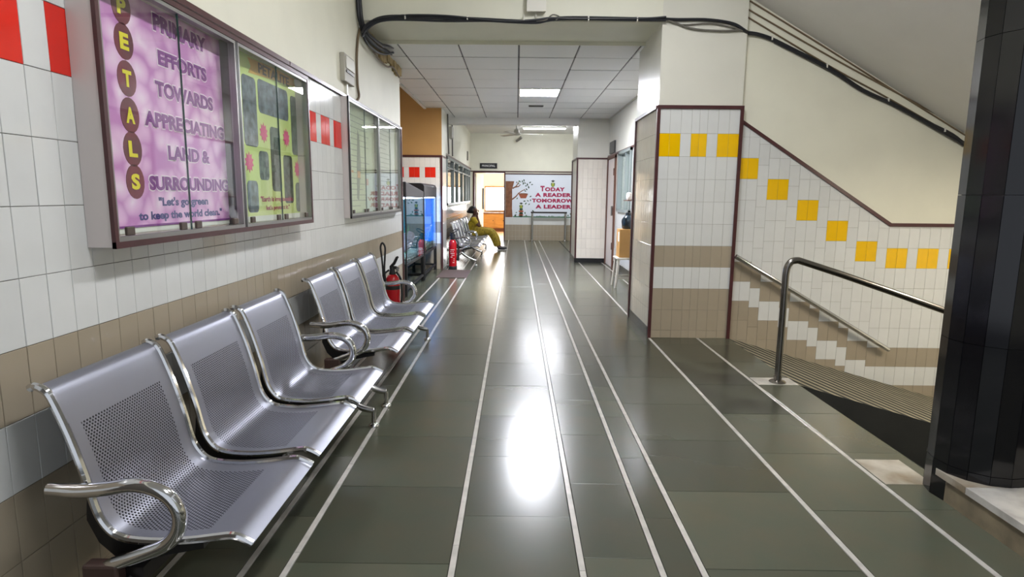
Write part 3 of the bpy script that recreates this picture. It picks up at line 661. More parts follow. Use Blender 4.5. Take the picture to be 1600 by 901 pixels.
# ================================================================== NOTICE BOARDS AND POSTERS
def notice_board(label, y0, y1, z0, z1, xf, bays, trimm, backm):
    """bays: list of y positions (start, ..., end)"""
    F = frame('L', xf); Fi = Matrix.Identity(4)
    t = thing('notice_board', label, 'notice board', (XL + 0.006, (y0 + y1) / 2, z0))
    xb = XL + 0.006
    obj('back_panel', MB().box((xb, y0 + .01, z0 + .01), (xb + 0.012, y1 - .01, z1 - .01)), backm, t)
    for ya in (y0, y1 - 0.012): obj('side_panel', MB().box((xb, ya, z0), (xf - 0.008, ya + 0.012, z1)), M['lam_white'], t)
    for za in (z0, z1 - 0.012): obj('shelf_panel', MB().box((xb, y0 + .012, za), (xf - 0.008, y1 - .012, za + 0.012)), M['lam_white'], t)
    fr = MB(); b = 0.022
    fr.box((xf - .01, y0 - .004, z0 - .004), (xf + .004, y0 + b - .008, z1 + .004)).box((xf - .01, y1 - b + .008, z0 - .004), (xf + .004, y1 + .004, z1 + .004))
    fr.box((xf - .01, y0 - .004, z0 - .004), (xf + .0039, y1 + .004, z0 + b - .004)).box((xf - .01, y0 - .004, z1 - b + .006), (xf + .0039, y1 + .004, z1 + .004))
    obj('frame', fr, trimm, t)
    for i in range(len(bays) - 1):
        a, c = bays[i] + 0.012, bays[i + 1] - 0.012; zl, zh = z0 + 0.018, z1 - 0.018
        al = MB().box((xf - .03, a, zl), (xf + .001, c, zl + 0.016)).box((xf - .03, a, zh - 0.014), (xf + .001, c, zh)).box((xf - .03, a, zl), (xf + .0005, a + 0.013, zh)).box((xf - .03, c - 0.013, zl), (xf + .0005, c, zh))
        obj('track_frame', al, M['alu'], t)
        m_ = (a + c) / 2
        for (p, q, dx) in ((a + 0.014, m_ + 0.002, 0.006), (m_ - 0.002, c - 0.014, 0.0115)):
            g = obj('glass_pane', MB().box((xf - dx - .005, p, zl + 0.016), (xf - dx, q, zh - 0.014)), M['glass'], t)
            if dx < .01: obj('pane_edge', MB().box((xf - dx - .0055, q - .002, zl + 0.016), (xf - dx + .0008, q + .002, zh - 0.014)), M['glass_edge'], g)
            for yy in (p + 0.055, q - 0.075): obj('pane_knob', MB().box((xf - dx, yy - .022, zl + 0.018), (xf - dx + .011, yy + .022, zl + 0.048)), M['knob'], g, bevel=.003)
        if i: obj('divider', MB().box((xb, bays[i] - 0.008, z0 + .012), (xf, bays[i] + 0.008, z1 - .012)), M['alu_dark'], t)
    return t
notice_board('glazed wall notice board with maroon frame holding the pink petals poster, nearest the bench', 2.0, 3.97, 1.155, 2.062, -1.33, [2.0, 2.985, 3.97], M['trim'], M['lam_white'])
notice_board('glazed wall notice board with grey frame holding pale sheets, near the fish tanks', 5.03, 7.2, 1.14, 2.115, -1.362, [5.03, 6.12, 7.2], M['alu_dark'], M['paper_green'])
FP = frame('L', XL + 0.019)
t = thing('poster', 'pink petal poster reading PETALS with purple words behind glass', 'poster', (XL + 0.02, 2.55, 1.6))
def ku(u): return u * 1.0144
def kv(v): return 1.34 + (v - 1.34) * 1.0144
def krect(u0, v0, u1, v1): return rect(ku(u0), kv(v0), ku(u1), kv(v1))
sheet(krect(2.085, 1.192, 2.99, 2.045), FP, 0.001, M['paper'], t, 'sheet')
sheet(krect(2.095, 1.213, 2.975, 2.035), FP, 0.0025, M['petal'], t, 'petal_print')
sheet(krect(2.095, 1.211, 2.975, 1.219), FP, 0.0045, M['purple'], t, 'border_print')
for ch, v in zip('PETALS', (1.980, 1.862, 1.736, 1.610, 1.492, 1.376)):
    o = sheet(oval(ku(2.224), kv(v), 0.054, 0.063), FP, 0.0040, M['oval'], t, 'oval_print')
    text(ch, (ku(2.224) - .025, kv(v) - 0.029, ku(2.224) + .025, kv(v) + 0.029), FP, M['letter_y'], o, 'letter', 0.006, 0.045)
for s, u0, u1, v0, v1 in (('PRIMARY', 2.41, 2.805, 1.949, 2.012), ('EFFORTS', 2.426, 2.795, 1.825, 1.882), ('TOWARDS', 2.393, 2.837, 1.704, 1.763), ('APPRECIATING', 2.308, 2.924, 1.585, 1.642), ('LAND &', 2.448, 2.775, 1.467, 1.523), ('SURROUNDING', 2.307, 2.934, 1.346, 1.401)):
    u0, u1, v0, v1 = ku(u0), ku(u1), kv(v0), kv(v1)
    text(s, (u0 - .005, v0 - .005, u1 + .005, v1 + .005), FP, M['halo'], t, 'letter_outline', 0.0042, 0.075)
    text(s, (u0, v0, u1, v1), FP, M['purple'], t, 'lettering', 0.0056, 0.045)
text('"Let\'s go green', (ku(2.36), kv(1.276), ku(2.737), kv(1.32)), FP, M['navy'], t, 'lettering', 0.0045, 0.035)
text('to keep the world clean."', (ku(2.228), kv(1.226), ku(2.86), kv(1.268)), FP, M['navy'], t, 'lettering', 0.0045, 0.035)
t = thing('poster', 'lime green poster with dark photos and a gold ribbon behind glass', 'poster', (XL + 0.02, 3.55, 1.6))
sheet(krect(3.125, 1.19, 3.985, 2.062), FP, 0.001, M['paper'], t, 'sheet')
sheet(krect(3.13, 1.218, 3.965, 2.045), FP, 0.0022, M['lime'], t, 'lime_print')
sheet([(ku(x), kv(y)) for x, y in ((3.236, 1.952), (3.915, 1.995), (3.88, 2.02), (3.915, 2.055), (3.236, 2.028), (3.27, 1.99))], FP, 0.0035, M['gold'], t, 'ribbon_print')
text('PETALITE', (ku(3.36), kv(1.975), ku(3.80), kv(2.028)), FP, M['gold_ink'], t, 'lettering', 0.0055, 0.03)
for (a, b, c, d, m) in ((3.148, 1.58, 3.315, 1.935, 'photo2'), (3.342, 1.768, 3.77, 1.945, 'photo2'), (3.81, 1.576, 3.952, 1.93, 'photo'), (3.312, 1.41, 3.44, 1.565, 'photo'), (3.476, 1.35, 3.618, 1.71, 'photo'), (3.148, 1.237, 3.28, 1.403, 'photo2'), (3.656, 1.28, 3.80, 1.565, 'photo'), (3.838, 1.225, 3.953, 1.406, 'photo')):
    sheet(rrect(ku(a), kv(b), ku(c), kv(d), 0.03), FP, 0.0035, M[m], t, 'photo_print')
for u, v in ((3.389, 1.665), (3.717, 1.667), (3.187, 1.497), (3.881, 1.489)):
    u, v = ku(u), kv(v); n = 20; sheet([(u + (0.055 if k % 2 else 0.036) * math.cos(2 * math.pi * k / n), v + (0.055 if k % 2 else 0.036) * math.sin(2 * math.pi * k / n)) for k in range(n)], FP, 0.005, M['pinkflower'], t, 'flower_print')
text('"Earth is irreplaceable', (ku(3.305), kv(1.285), ku(3.777), kv(1.322)), FP, M['crimson'], t, 'lettering', 0.0055, 0.02)
text('let\'s protect it."', (ku(3.375), kv(1.239), ku(3.72), kv(1.272)), FP, M['crimson'], t, 'lettering', 0.0055, 0.02)
for i, (a, c, lab) in enumerate(((5.12, 5.98, 'pale green chart sheet with ruled lines in the left bay of the grey framed board'), (6.22, 7.1, 'white chart sheet with ruled lines in the far bay of the grey framed board'))):
    t = thing('chart_sheet', lab, 'paper', (XL + 0.02, (a + c) / 2, 1.6))
    sheet(rect(a, 1.18, c, 2.06), FP, 0.001, M['paper_green'] if i == 0 else M['paper'], t, 'sheet')
    ln = MB(); random.seed(5 + i)
    for k in range(17):
        z = 2.0 - k * 0.048; w_ = random.uniform(0.45, 0.95) * (c - a - 0.1)
        ln.prism(rect(a + 0.05, z, a + 0.05 + w_, z + 0.006), 0.0024, 0.003, FP)
    obj('ruled_lines', ln, M['ink'], t, kind='stuff')
    if i == 0:
        for (u, v) in ((5.2, 1.52), (5.43, 1.48), (5.72, 1.42)): sheet(rect(u, v, u + 0.1, v + (0.02 if u < 5.3 else 0.06)), FP, 0.003, M['orange_ink'], t, 'orange_print')
        sheet([(5.40, 1.3), (5.46, 1.28), (5.56, 1.6), (5.52, 1.85), (5.47, 1.9), (5.42, 1.6)], FP, 0.002, M['ink'], t, 'column_print')
t = tag(obj('paper_note', MB().prism(rect(4.18, 1.79, 4.27, 1.885), 0.004, 0.006, frame('L', XL)), M['paper']), 'small white note stuck on the tiles beside the green poster board', 'paper')

# far banner
FBn = frame('B', YF - 0.004)
t = thing('banner', 'large printed wall banner reading Today a reader tomorrow a leader', 'banner', (0.7, YF - 0.01, 1.3))
sheet(rect(-0.325, 0.675, 1.73, 1.945), FBn, 0.001, M['banner'], t, 'sheet')
sheet([(-0.325, 0.69), (-0.109, 0.69), (-0.13, 0.95), (-0.128, 1.22), (-0.131, 1.51), (-0.07, 1.752), (-0.325, 1.755)], FBn, 0.003, M['bark'], t, 'trunk_print')
def stroke(pts, w): 
    l = []; r = []
    for i, p in enumerate(pts):
        a = Vector(pts[max(i - 1, 0)]); b = Vector(pts[min(i + 1, len(pts) - 1)]); n = (b - a).normalized(); n = Vector((-n.y, n.x)); ww = w * (1 - 0.7 * i / len(pts))
        l.append((p[0] + n.x * ww, p[1] + n.y * ww)); r.append((p[0] - n.x * ww, p[1] - n.y * ww))
    return l + r[::-1]
for pts in ([(-0.13, 1.22), (-0.02, 1.30), (0.06, 1.40), (0.16, 1.47), (0.26, 1.52)], [(-0.12, 1.54), (-0.02, 1.60), (0.03, 1.67), (0.06, 1.74)], [(-0.05, 1.58), (0.06, 1.60), (0.12, 1.66)]):
    sheet(stroke(pts, 0.02), FBn, 0.003, M['bark'], t, 'branch_print')
random.seed(4)
for (u, v) in [(0.0, 1.72), (0.06, 1.68), (0.09, 1.75), (0.17, 1.75), (0.22, 1.78), (0.2, 1.69), (0.25, 1.7), (0.32, 1.66), (0.40, 1.72), (0.46, 1.66), (0.36, 1.58), (0.28, 1.62), (0.30, 1.52), (0.26, 1.47), (0.02, 1.25), (0.42, 1.31), (0.24, 1.17), (0.28, 1.10), (0.34, 1.18), (0.42, 1.2), (0.38, 1.08), (0.0, 0.83), (0.26, 0.82), (-0.03, 0.75), (0.3, 0.75), (0.5, 0.88), (1.55, 0.76), (1.62, 0.80), (1.68, 0.78)]:
    a = random.uniform(0, 6.28); ca_, sa = math.cos(a), math.sin(a); L = random.uniform(0.03, 0.045)
    sheet([(u + L * (x * ca_ - y * sa), v + L * (x * sa + y * ca_)) for x, y in ((-1, 0), (-.3, .45), (.4, .4), (1, 0), (.4, -.4), (-.3, -.45))], FBn, 0.0045, M[random.choice(['leaf', 'leaf_dark'])], t, 'leaf_print')
sheet([(0.06, 1.385), (0.345, 1.385), (0.285, 1.255), (0.125, 1.252)], FBn, 0.004, M['rust'], t, 'nest_print')
sheet(oval(0.2, 1.385, 0.143, 0.02), FBn, 0.0055, M['bark'], t, 'nest_rim_print')
def owl(u, v, s):
    sheet(oval(u, v, 0.055 * s, 0.075 * s), FBn, 0.005, M['leaf'], t, 'bird_print'); sheet(oval(u, v - 0.015 * s, 0.036 * s, 0.05 * s), FBn, 0.0065, M['olive'], t, 'bird_belly_print')
    for d_ in (-1, 1): sheet(oval(u + d_ * 0.022 * s, v + 0.042 * s, 0.018 * s, 0.018 * s, 10), FBn, 0.008, M['paper'], t, 'bird_eye_print')
    sheet([(u - 0.06 * s, v + 0.085 * s), (u, v + 0.065 * s), (u + 0.06 * s, v + 0.085 * s), (u, v + 0.11 * s)], FBn, 0.0095, M['sign'], t, 'cap_print')
owl(1.08, 1.675, 1.1); owl(0.142, 1.02, 1.0)
for (v, m, w_) in ((0.93, 'leaf_dark', 0.055), (0.87, 'rust', 0.075), (0.81, 'leaf_dark', 0.06), (0.76, 'rust', 0.07), (0.72, 'leaf_dark', 0.05)): sheet(oval(0.142, v, w_, 0.033), FBn, 0.004, M[m], t, 'pot_print')
gp = [(-0.1, 0.69)]; u = -0.1
while u < 1.7: gp += [(u, 0.69 + random.uniform(0.03, 0.07)), (u + 0.02, 0.715)]; u += 0.045
sheet(gp + [(1.72, 0.715), (1.72, 0.69)], FBn, 0.003, M['leaf'], t, 'grass_print')
text('T', (0.71, 1.465, 0.835, 1.625), FBn, M['crimson'], t, 'lettering', 0.005, 0.06)
text('ODAY', (0.845, 1.465, 1.44, 1.585), FBn, M['crimson'], t, 'lettering', 0.005, 0.06, 1.1)
text('A READER', (0.555, 1.302, 1.635, 1.418), FBn, M['crimson'], t, 'lettering', 0.005, 0.06, 1.1)
text('TOMORROW', (0.463, 1.134, 1.70, 1.25), FBn, M['crimson'], t, 'lettering', 0.005, 0.06, 1.1)
text('A LEADER', (0.57, 0.956, 1.645, 1.072), FBn, M['crimson'], t, 'lettering', 0.005, 0.06, 1.1)
t = thing('door_sign', 'black PRINCIPAL sign above the lit doorway', 'sign', (-0.83, YF - 0.01, 2.12))
obj('plate', MB().box((-1.09, YF - 0.025, 2.118), (-0.58, YF - 0.002, 2.272)), M['sign'], t)
text('PRINCIPAL', (-1.03, 2.165, -0.64, 2.225), frame('B', YF - 0.025), M['sign_ink'], t, 'lettering', 0.001, 0.02, 1.1)
tag(obj('wall_sign', MB().box((XR - 0.03, 11.42, 2.14), (XR - 0.001, 11.98, 2.36)), M['alu_dark']), 'dark grey board above the brown framed door on the right wall', 'sign')
tag(obj('paper_note', MB().box((XR - 0.007, 11.0, 1.62), (XR - 0.003, 11.12, 1.80)), M['ink']), 'small grey notice on tiles between the white door and the window', 'paper')

# ================================================================== STEEL WAITING BENCHES
BX = -1.05
PROF = [(-1.343, .798), (-1.328, .803), (-1.308, .795), (-1.287, .770), (-1.248, .662), (-1.214, .540), (-1.196, .455), (-1.178, .405), (-1.147, .367), (-1.10, .349), (-1.01, .344), (-.92, .351), (-.85, .361), (-.808, .366), (-.782, .360), (-.748, .342)]
prof = [tuple(p) for p in catmull([(x, z, 0) for x, z in PROF], 3)]; prof = [(p[0], p[1]) for p in prof]
cum = [0]
for a, b in zip(prof[:-1], prof[1:]): cum.append(cum[-1] + math.hypot(b[0] - a[0], b[1] - a[1]))
def seat_mesh(y0, y1):
    vs = []; fs = []; uvs = []; n = len(prof); ns = []
    for i in range(n):
        a, b = prof[max(i - 1, 0)], prof[min(i + 1, n - 1)]; dx, dz = b[0] - a[0], b[1] - a[1]; l = math.hypot(dx, dz); ns.append((-dz / l, dx / l))
    ys = [y0, y0 + 0.03, (y0 + y1) / 2, y1 - 0.03, y1]; m = len(ys)
    for side in (0, 1):
        for i in range(n):
            for y in ys: vs.append((prof[i][0] - ns[i][0] * 0.003 * side, y, prof[i][1] - ns[i][1] * 0.003 * side))
    B = n * m
    for i in range(n - 1):
        for j in range(m - 1):
            a = i * m + j; fs.append((a, a + m, a + m + 1, a + 1)); fs.append((B + a, B + a + 1, B + a + m + 1, B + a + m))
    for i in range(n - 1):
        a = i * m; fs.append((a, B + a, B + a + m, a + m)); a = i * m + m - 1; fs.append((a, a + m, B + a + m, B + a))
    for j in range(m - 1):
        a = j; fs.append((a, a + 1, B + a + 1, B + a)); a = (n - 1) * m + j; fs.append((a, B + a, B + a + 1, a + 1))
    me = bpy.data.meshes.new('seat'); me.from_pydata(vs, [], fs); uv = me.uv_layers.new(name='UVMap')
    for l in me.loops:
        k = l.vertex_index % B; uv.data[l.index].uv = (ys[k % m] - y0, cum[k // m])
    me.update(); return me
def make_bench(label, y0, gap=0.072, w=0.526):
    t = thing('waiting_bench', label, 'bench', (BX, y0, 0), 'perforated steel waiting benches along the left wall')
    L = 3 * w + 2 * gap
    for k in range(3):
        a = y0 + k * (w + gap); me = seat_mesh(a, a + w)
        s = link('seat', me, M['steel'], t, None, True); s.data.set_sharp_from_angle(angle=math.radians(50))
        for e in (a + 0.004, a + w - 0.004):
            obj('edge_rail', MB().tube([(x, e, z + 0.002) for x, z in prof], 0.0115, 8), M['chrome'], s, True)
        for e in (a + 0.02, a + w - 0.055):
            pts = [(-1.225, .50), (-1.205, .43), (-1.175, .375), (-1.14, .345), (-1.09, .330), (-1.0, .327), (-0.9, .332), (-0.9, .315), (-1.0, .295), (-1.09, .275), (-1.16, .285), (-1.205, .33), (-1.235, .40)]
            obj('seat_bracket', MB().prism([(x, z) for x, z in pts], -e - 0.035, -e, Matrix(((1, 0, 0, 0), (0, 0, -1, 0), (0, 1, 0, 0), (0, 0, 0, 1)))), M['black'], s)
    obj('beam', MB().box((-1.11, y0 - 0.03, 0.235), (-1.05, y0 + L + 0.03, 0.285)), M['dark_steel'], t)
    for s_, ya in ((-1, y0 - 0.045), (1, y0 + L + 0.04)):
        arm = [(-1.282, .528), (-1.20, .524), (-1.12, .531), (-1.05, .542), (-0.99, .532), (-.945, .502), (-.925, .455), (-.935, .405), (-.97, .365), (-1.03, .338), (-1.10, .312), (-1.15, .295)]
        cp = catmull([(x, ya, z) for x, z in arm], 4)
        obj('armrest', MB().tube(cp, [0.020 if 2 < i < len(cp) - 2 else 0.017 for i in range(len(cp))], 10), M['chrome'], t, True)
        obj('arm_bracket', MB().box((-1.20, ya - 0.022, 0.225), (-1.10, ya + 0.022, 0.312)), M['brown_reflection'], t, bevel=.008)
    for ya in (y0 - 0.045, y0 + L + 0.04):
        f = [(-1.10, ya, .245), (-1.02, ya, .185), (-.95, ya, .142), (-.88, ya, .112), (-.845, ya, .102), (-.818, ya, .098)]
        lg = MB().tube(f, [.028, .024, .022, .020, .0185, .017], 10)
        lg.tube([(-.818, ya, .103), (-.818, ya, .008)], .0135, 10).tube([(-1.35, ya, .09), (-1.35, ya, .008)], .0135, 10)
        r_ = [(-1.10, ya, .245), (-1.18, ya, .17), (-1.26, ya, .12), (-1.32, ya, .1), (-1.35, ya, .088)]
        lg.tube(r_, [.028, .023, .02, .018, .016], 10)
        g = obj('leg', lg, M['chrome_dull'], t, True)
        for x in (-.818, -1.35): obj('foot_disc', MB().lathe([(0.015, .022), (0.028, .014), (0.032, .006), (0.032, .0)], (x, ya, 0.0012), 14), M['chrome'], g, True)
    return t
b1 = make_bench('perforated steel three-seat bench nearest the camera, under the maroon framed board', 1.60)
def bench_copy(y0, label, dx=0.0):
    c = copy_tree(b1); c.location = (BX + dx, y0, 0); c['label'] = label; return c
bench_copy(3.745, 'perforated steel three-seat bench beside the red extinguisher, second from the camera')
bench_copy(11.62, 'perforated steel three-seat bench behind the tall slim extinguisher, empty', 0.055)
bench_copy(13.60, 'perforated steel three-seat bench on which the person in yellow sits', 0.055)

# ================================================================== FIRE EXTINGUISHERS
ex, ey = -1.285, 6.25
t = thing('fire_extinguisher', 'squat red fire extinguisher with black hose standing beside the second bench', 'fire extinguisher', (ex, ey, 0.0015), 'fire extinguishers')
obj('cylinder', MB().lathe([(0.06, 0.0), (0.074, 0.012), (0.076, 0.03), (0.076, 0.43), (0.07, 0.47), (0.05, 0.50), (0.03, 0.515)], (ex, ey, 0.0015), 28), M['red_ext'], t, True)
obj('label_band', MB().lathe([(0.0768, 0.04), (0.0768, 0.10)], (ex, ey, 0), 28), M['label'], t, True)
obj('strap_band', MB().lathe([(0.0775, 0.36), (0.0785, 0.365), (0.0785, 0.395), (0.0775, 0.40)], (ex, ey, 0), 28), M['rubber'], t, True)
v = obj('valve', MB().lathe([(0.028, 0.50), (0.036, 0.52), (0.03, 0.545), (0.026, 0.57), (0.02, 0.60)], (ex, ey, 0), 16).box((ex - .025, ey - .02, .57), (ex + .045, ey + .02, .60)), M['rubber'], t, True)
obj('handle', MB().tube([(ex - .02, ey, .59), (ex + .02, ey, .63), (ex + .05, ey, .69), (ex + .065, ey, .70)], [.014, .016, .015, .01], 8).tube([(ex - .02, ey, .575), (ex + .03, ey, .585), (ex + .07, ey, .575)], [.012, .013, .01], 8), M['black'], v, True)
obj('gauge', MB().lathe([(0.018, 0), (0.018, 0.012)], (ex + 0.055, ey - .02, .565), 12, 'y'), M['alu'], v)
hp = catmull([(ex - .03, ey - .01, .56), (ex - .075, ey - .02, .52), (ex - .085, ey - .05, .42), (ex - .085, ey - .06, .55), (ex - .095, ey - .06, .70), (ex - .105, ey - .06, .80), (ex - .085, ey - .06, .845), (ex - .058, ey - .06, .80), (ex - .062, ey - .06, .70), (ex - .07, ey - .06, .55), (ex - .05, ey - .07, .40)], 5)
obj('hose', MB().tube(hp, 0.010, 8), M['rubber'], t, True)
obj('hose', MB().tube(catmull([(ex + .04, ey, .54), (ex + .09, ey - .02, .46), (ex + .10, ey - .03, .30), (ex + .09, ey - .03, .12), (ex + .13, ey - .04, .06)], 5), [0.012] * 15 + [.014, .016, .018, .018, .018, .018], 8), M['rubber'], t, True)
ex, ey = -1.150, 10.97
t = thing('fire_extinguisher', 'tall slim red fire extinguisher with ring handle standing by the tiled alcove corner', 'fire extinguisher', (ex, ey, 0.0015), 'fire extinguishers')
obj('cylinder', MB().lathe([(0.055, 0.0), (0.07, 0.012), (0.072, 0.03), (0.072, 0.45), (0.066, 0.49), (0.045, 0.525), (0.025, 0.545)], (ex, ey, 0.0015), 28), M['red_ext'], t, True)
obj('foot_ring', MB().lathe([(0.074, 0.0), (0.076, 0.004), (0.076, 0.05), (0.073, 0.054)], (ex, ey, 0.0015), 24), M['rubber'], t, True)
lb = MB(); random.seed(2)
for k in range(8):
    z = 0.12 + k * 0.033
    for a in (-1.9, -1.65, -1.4, -1.15):
        if random.random() < .55: lb.box((ex + .0725 * math.cos(a) - .005, ey + .0725 * math.sin(a) - .002, z), (ex + .0725 * math.cos(a) + .005, ey + .0725 * math.sin(a) + .002, z + .012))
obj('printed_label', lb, M['label'], t)
v = obj('valve', MB().lathe([(0.035, 0.53), (0.045, 0.55), (0.042, 0.60), (0.03, 0.64), (0.025, 0.66)], (ex, ey, 0), 16).box((ex - .055, ey - .02, .60), (ex + .05, ey + .02, .635)), M['rubber'], t, True)
ring = [(ex + 0.03 + 0.068 * math.cos(a), ey - .03 + .05 * math.sin(a), .69 + 0.022 * math.sin(a) + 0.03 * math.cos(a)) for a in [2 * math.pi * k / 16 for k in range(17)]]
obj('ring_handle', MB().tube(ring, 0.008, 6), M['rubber'], v, True)
obj('hose', MB().tube(catmull([(ex + .02, ey, .59), (ex + .09, ey - .01, .5), (ex + .105, ey - .01, .36), (ex + .10, ey - .01, .22), (ex + .085, ey - .01, .16)], 5), [.012] * 12 + [.016, .02, .022, .024, .026, .028, .03, .03, .03], 8), M['rubber'], t, True)

# ================================================================== AQUARIUMS
def aquarium(y0, y1, label, slabel, kind):
    xf, xb = -1.425, -1.86; zb, zt = 0.435, 1.285
    t = thing('aquarium_stand', slabel, 'stand', ((xf + xb) / 2, (y0 + y1) / 2, 0), 'aquarium stands')
    for (x, y) in ((xf - .024, y0 + .024), (xf - .024, y1 - .024), (xb + .024, y0 + .024), (xb + .024, y1 - .024)):
        obj('leg', MB().box((x - .024, y - .024, 0), (x + .024, y + .024, zb - 0.03)), M['black_metal'], t)
    obj('top_frame', MB().box((xf - .04, y0, zb - .035), (xf, y1, zb)).box((xb, y0, zb - .035), (xb + .04, y1, zb)).box((xb + .04, y0, zb - .035), (xf - .04, y0 + .04, zb)).box((xb + .04, y1 - .04, zb - .035), (xf - .04, y1, zb)).box((xb + .04, y0 + .04, zb - .02), (xf - .04, y1 - .04, zb - .005)), M['black_metal'], t)
    for (a, b) in (((xf - .036, y0 + .036, .085), (xf - .004, y1 - .036, .115)), ((xb + .004, y0 + .036, .085), (xb + .036, y1 - .036, .115)), ((xb + .036, y0 + .004, .085), (xf - .036, y0 + .034, .115)), ((xb + .036, y1 - .034, .085), (xf - .036, y1 - .004, .115))):
        obj('lower_rail', MB().box(a, b), M['black_metal'], t)
    a = thing('aquarium', label, 'aquarium', ((xf + xb) / 2, (y0 + y1) / 2, zb + .001), 'fish tanks in the alcove')
    zb += .002
    for (p, q) in (((xf - .008, y0, zb), (xf, y1, zt)), ((xb, y0, zb), (xb + .008, y1, zt)), ((xb + .008, y0, zb), (xf - .008, y0 + .008, zt)), ((xb + .008, y1 - .008, zb), (xf - .008, y1, zt))):
        obj('glass_pane', MB().box(p, q), M['tank_glass'], a)
    obj('backdrop', MB().box((xb - .004, y0, zb), (xb - .001, y1, zt)).box((xb, y1 + .001, zb), (xf - 0.01, y1 + .003, zt)), M['water_back'] if kind == 'blue' else M['water_teal'], a)
    obj('corner_bar', MB().box((xf - .012, y0 - .012, zb), (xf + .004, y0 + .006, zt + .02)), M['black_metal'], a)
    obj('corner_bar', MB().box((xf - .012, y1 - .006, zb), (xf + .004, y1 + .012, zt + .02)), M['black_metal'], a)
    random.seed(9); g = MB()
    n1, n2 = 10, 30; vs = []
    for i in range(n1 + 1):
        for j in range(n2 + 1): vs.append((xb + .01 + (xf - xb - .02) * i / n1, y0 + .012 + (y1 - y0 - .024) * j / n2, zb + .06 + .035 * random.random()))
    g.add(vs, [(i * (n2 + 1) + j, (i + 1) * (n2 + 1) + j, (i + 1) * (n2 + 1) + j + 1, i * (n2 + 1) + j + 1) for i in range(n1) for j in range(n2)])
    fx = MB()
    for j in range(60):
        y = y0 + .02 + (y1 - y0 - .04) * j / 59
        r = random.uniform(.012, .022); fx.lathe([(r * .4, -r), (r, -.3 * r), (r * .9, .4 * r), (r * .3, r)], (xf - .03, y, zb + .02 + .06 * random.random()), 6)
    gr = obj('gravel', g, M['gravel_a'] if kind == 'blue' else M['gravel_b'], a, kind='stuff'); obj('pebbles', fx, M['gravel_a'] if kind == 'blue' else M['gravel_b'], a, kind='stuff')
    for q in range(6):
        pb = MB(); by = y0 + .12 + (y1 - y0 - .24) * q / 5; bx_ = random.uniform(xb + .1, xf - .12)
        for s_ in range(5):
            h = random.uniform(.18, .42); dy, dx = random.uniform(-.05, .05), random.uniform(-.04, .04)
            pb.tube(catmull([(bx_, by, zb + .06), (bx_ + dx * .5, by + dy * .3, zb + .06 + h * .5), (bx_ + dx, by + dy, zb + .06 + h)], 4), [.009, .012, .014, .015, .015, .013, .01, .006, .003], 5, flat=.35)
        obj('water_plant', pb, M['plant'] if kind != 'blue' else M['plant_blue'], a, True)
    obj('lamp', MB().box((xf - .06, y0 + .05, zt - .005), (xf - .03, y1 - .05, zt + .012)), M['tanklamp'], a)
    if kind == 'blue':
        hp = [(-.0, 0), (.0, .17), (.02, .205), (.06, .22), (.40, .22), (.45, .17), (.45, 0)]
        obj('hood', MB().prism([(xf + .006 - x, zt + .008 + z) for x, z in hp], -y1 - .006, -y0 + .006, Matrix(((1, 0, 0, 0), (0, 0, -1, 0), (0, 1, 0, 0), (0, 0, 0, 1)))), M['hood'], a, bevel=.008)
    else:
        Y = Matrix(((0, 0, 1, 0), (1, 0, 0, 0), (0, 1, 0, 0), (0, 0, 0, 1)))
        obj('hood', MB().prism([(y0 - .006, zt + .02), (y1 - .012, zt + .002), (y1 - .012, zt + .10), (y0 - .006, zt + .215)], xb, xf + .006, Y), M['hood'], a, bevel=.008)
        obj('driftwood', MB().tube(catmull([(xf - .10, y0 + .1, zb + .16), (xf - .10, y0 + .45, zb + .22), (xf - .12, y0 + .9, zb + .30), (xf - .15, y1 - .2, zb + .27)], 4), [.03, .05, .07, .08, .08, .085, .09, .09, .08, .07, .06, .05, .04], 8), M['driftwood'], a, True)
    return a
aquarium(7.86, 9.36, 'fish tank with sloping grey hood and driftwood, nearer of the two tanks', 'black metal stand under the nearer fish tank with driftwood', 'teal')
aquarium(9.42, 10.84, 'bright blue backlit fish tank with flat grey hood beside the tiled corner', 'black metal stand under the bright blue fish tank', 'blue')
tag(obj('floor_mat', MB().box((-1.30, 9.75, 0.001), (-0.80, 10.78, 0.010)), M['doormat'], bevel=.004), 'thin dark brown mat on the floor in front of the tall slim extinguisher', 'mat')

# ================================================================== RIGHT SIDE: RAILS, STOOL, BOX, JUG
t = thing('handrail', 'free-standing bent steel handrail rising from a white marble pad beside the ramp', 'handrail', (1.93, 4.30, 0.003))
pts = [(1.93, 4.30, 0.01), (1.93, 4.30, .40), (1.93, 4.30, .76)] + catmull([(1.93, 4.30, .80), (1.938, 4.30, .855), (1.965, 4.30, .893), (2.01, 4.30, .902)], 5) + [(2.3, 4.30, .812), (2.7, 4.30, .680), (3.1, 4.30, .545), (4.2, 4.30, .18)]
obj('rail', MB().tube(pts, 0.024, 14), M['rail_steel'], t, True)
obj('base_flange', MB().lathe([(0.058, 0.0), (0.06, 0.004), (0.05, 0.012), (0.028, 0.02), (0.028, 0.05)], (1.93, 4.30, 0.004), 20), M['rail_steel'], t, True)
obj('far_post', MB().tube([(3.9, 4.30, -.515), (3.9, 4.30, .27)], 0.022, 12), M['rail_steel'], t, True)
t = thing('handrail', 'sloping polished steel handrail fixed along the stepped tile wall', 'handrail', (2.8, YS - .06, .35))
obj('rail', MB().tube([(2.06, YS - .075, .795), (2.5, YS - .075, .54), (3.0, YS - .075, .25), (3.57, YS - .075, -.085)], 0.022, 12), M['chrome'], t, True)
obj('end_cap', MB().lathe([(0.022, 0), (0.02, .01), (.01, .016)], (3.57, YS - .075, -.085), 10, 'x'), M['chrome'], t, True)
for x in (2.35, 2.95, 3.42):
    z = .795 - .583 * (x - 2.06); obj('bracket', MB().tube([(x, YS - .075, z), (x, YS - .004, z)], .009, 8), M['rail_steel'], t, True)
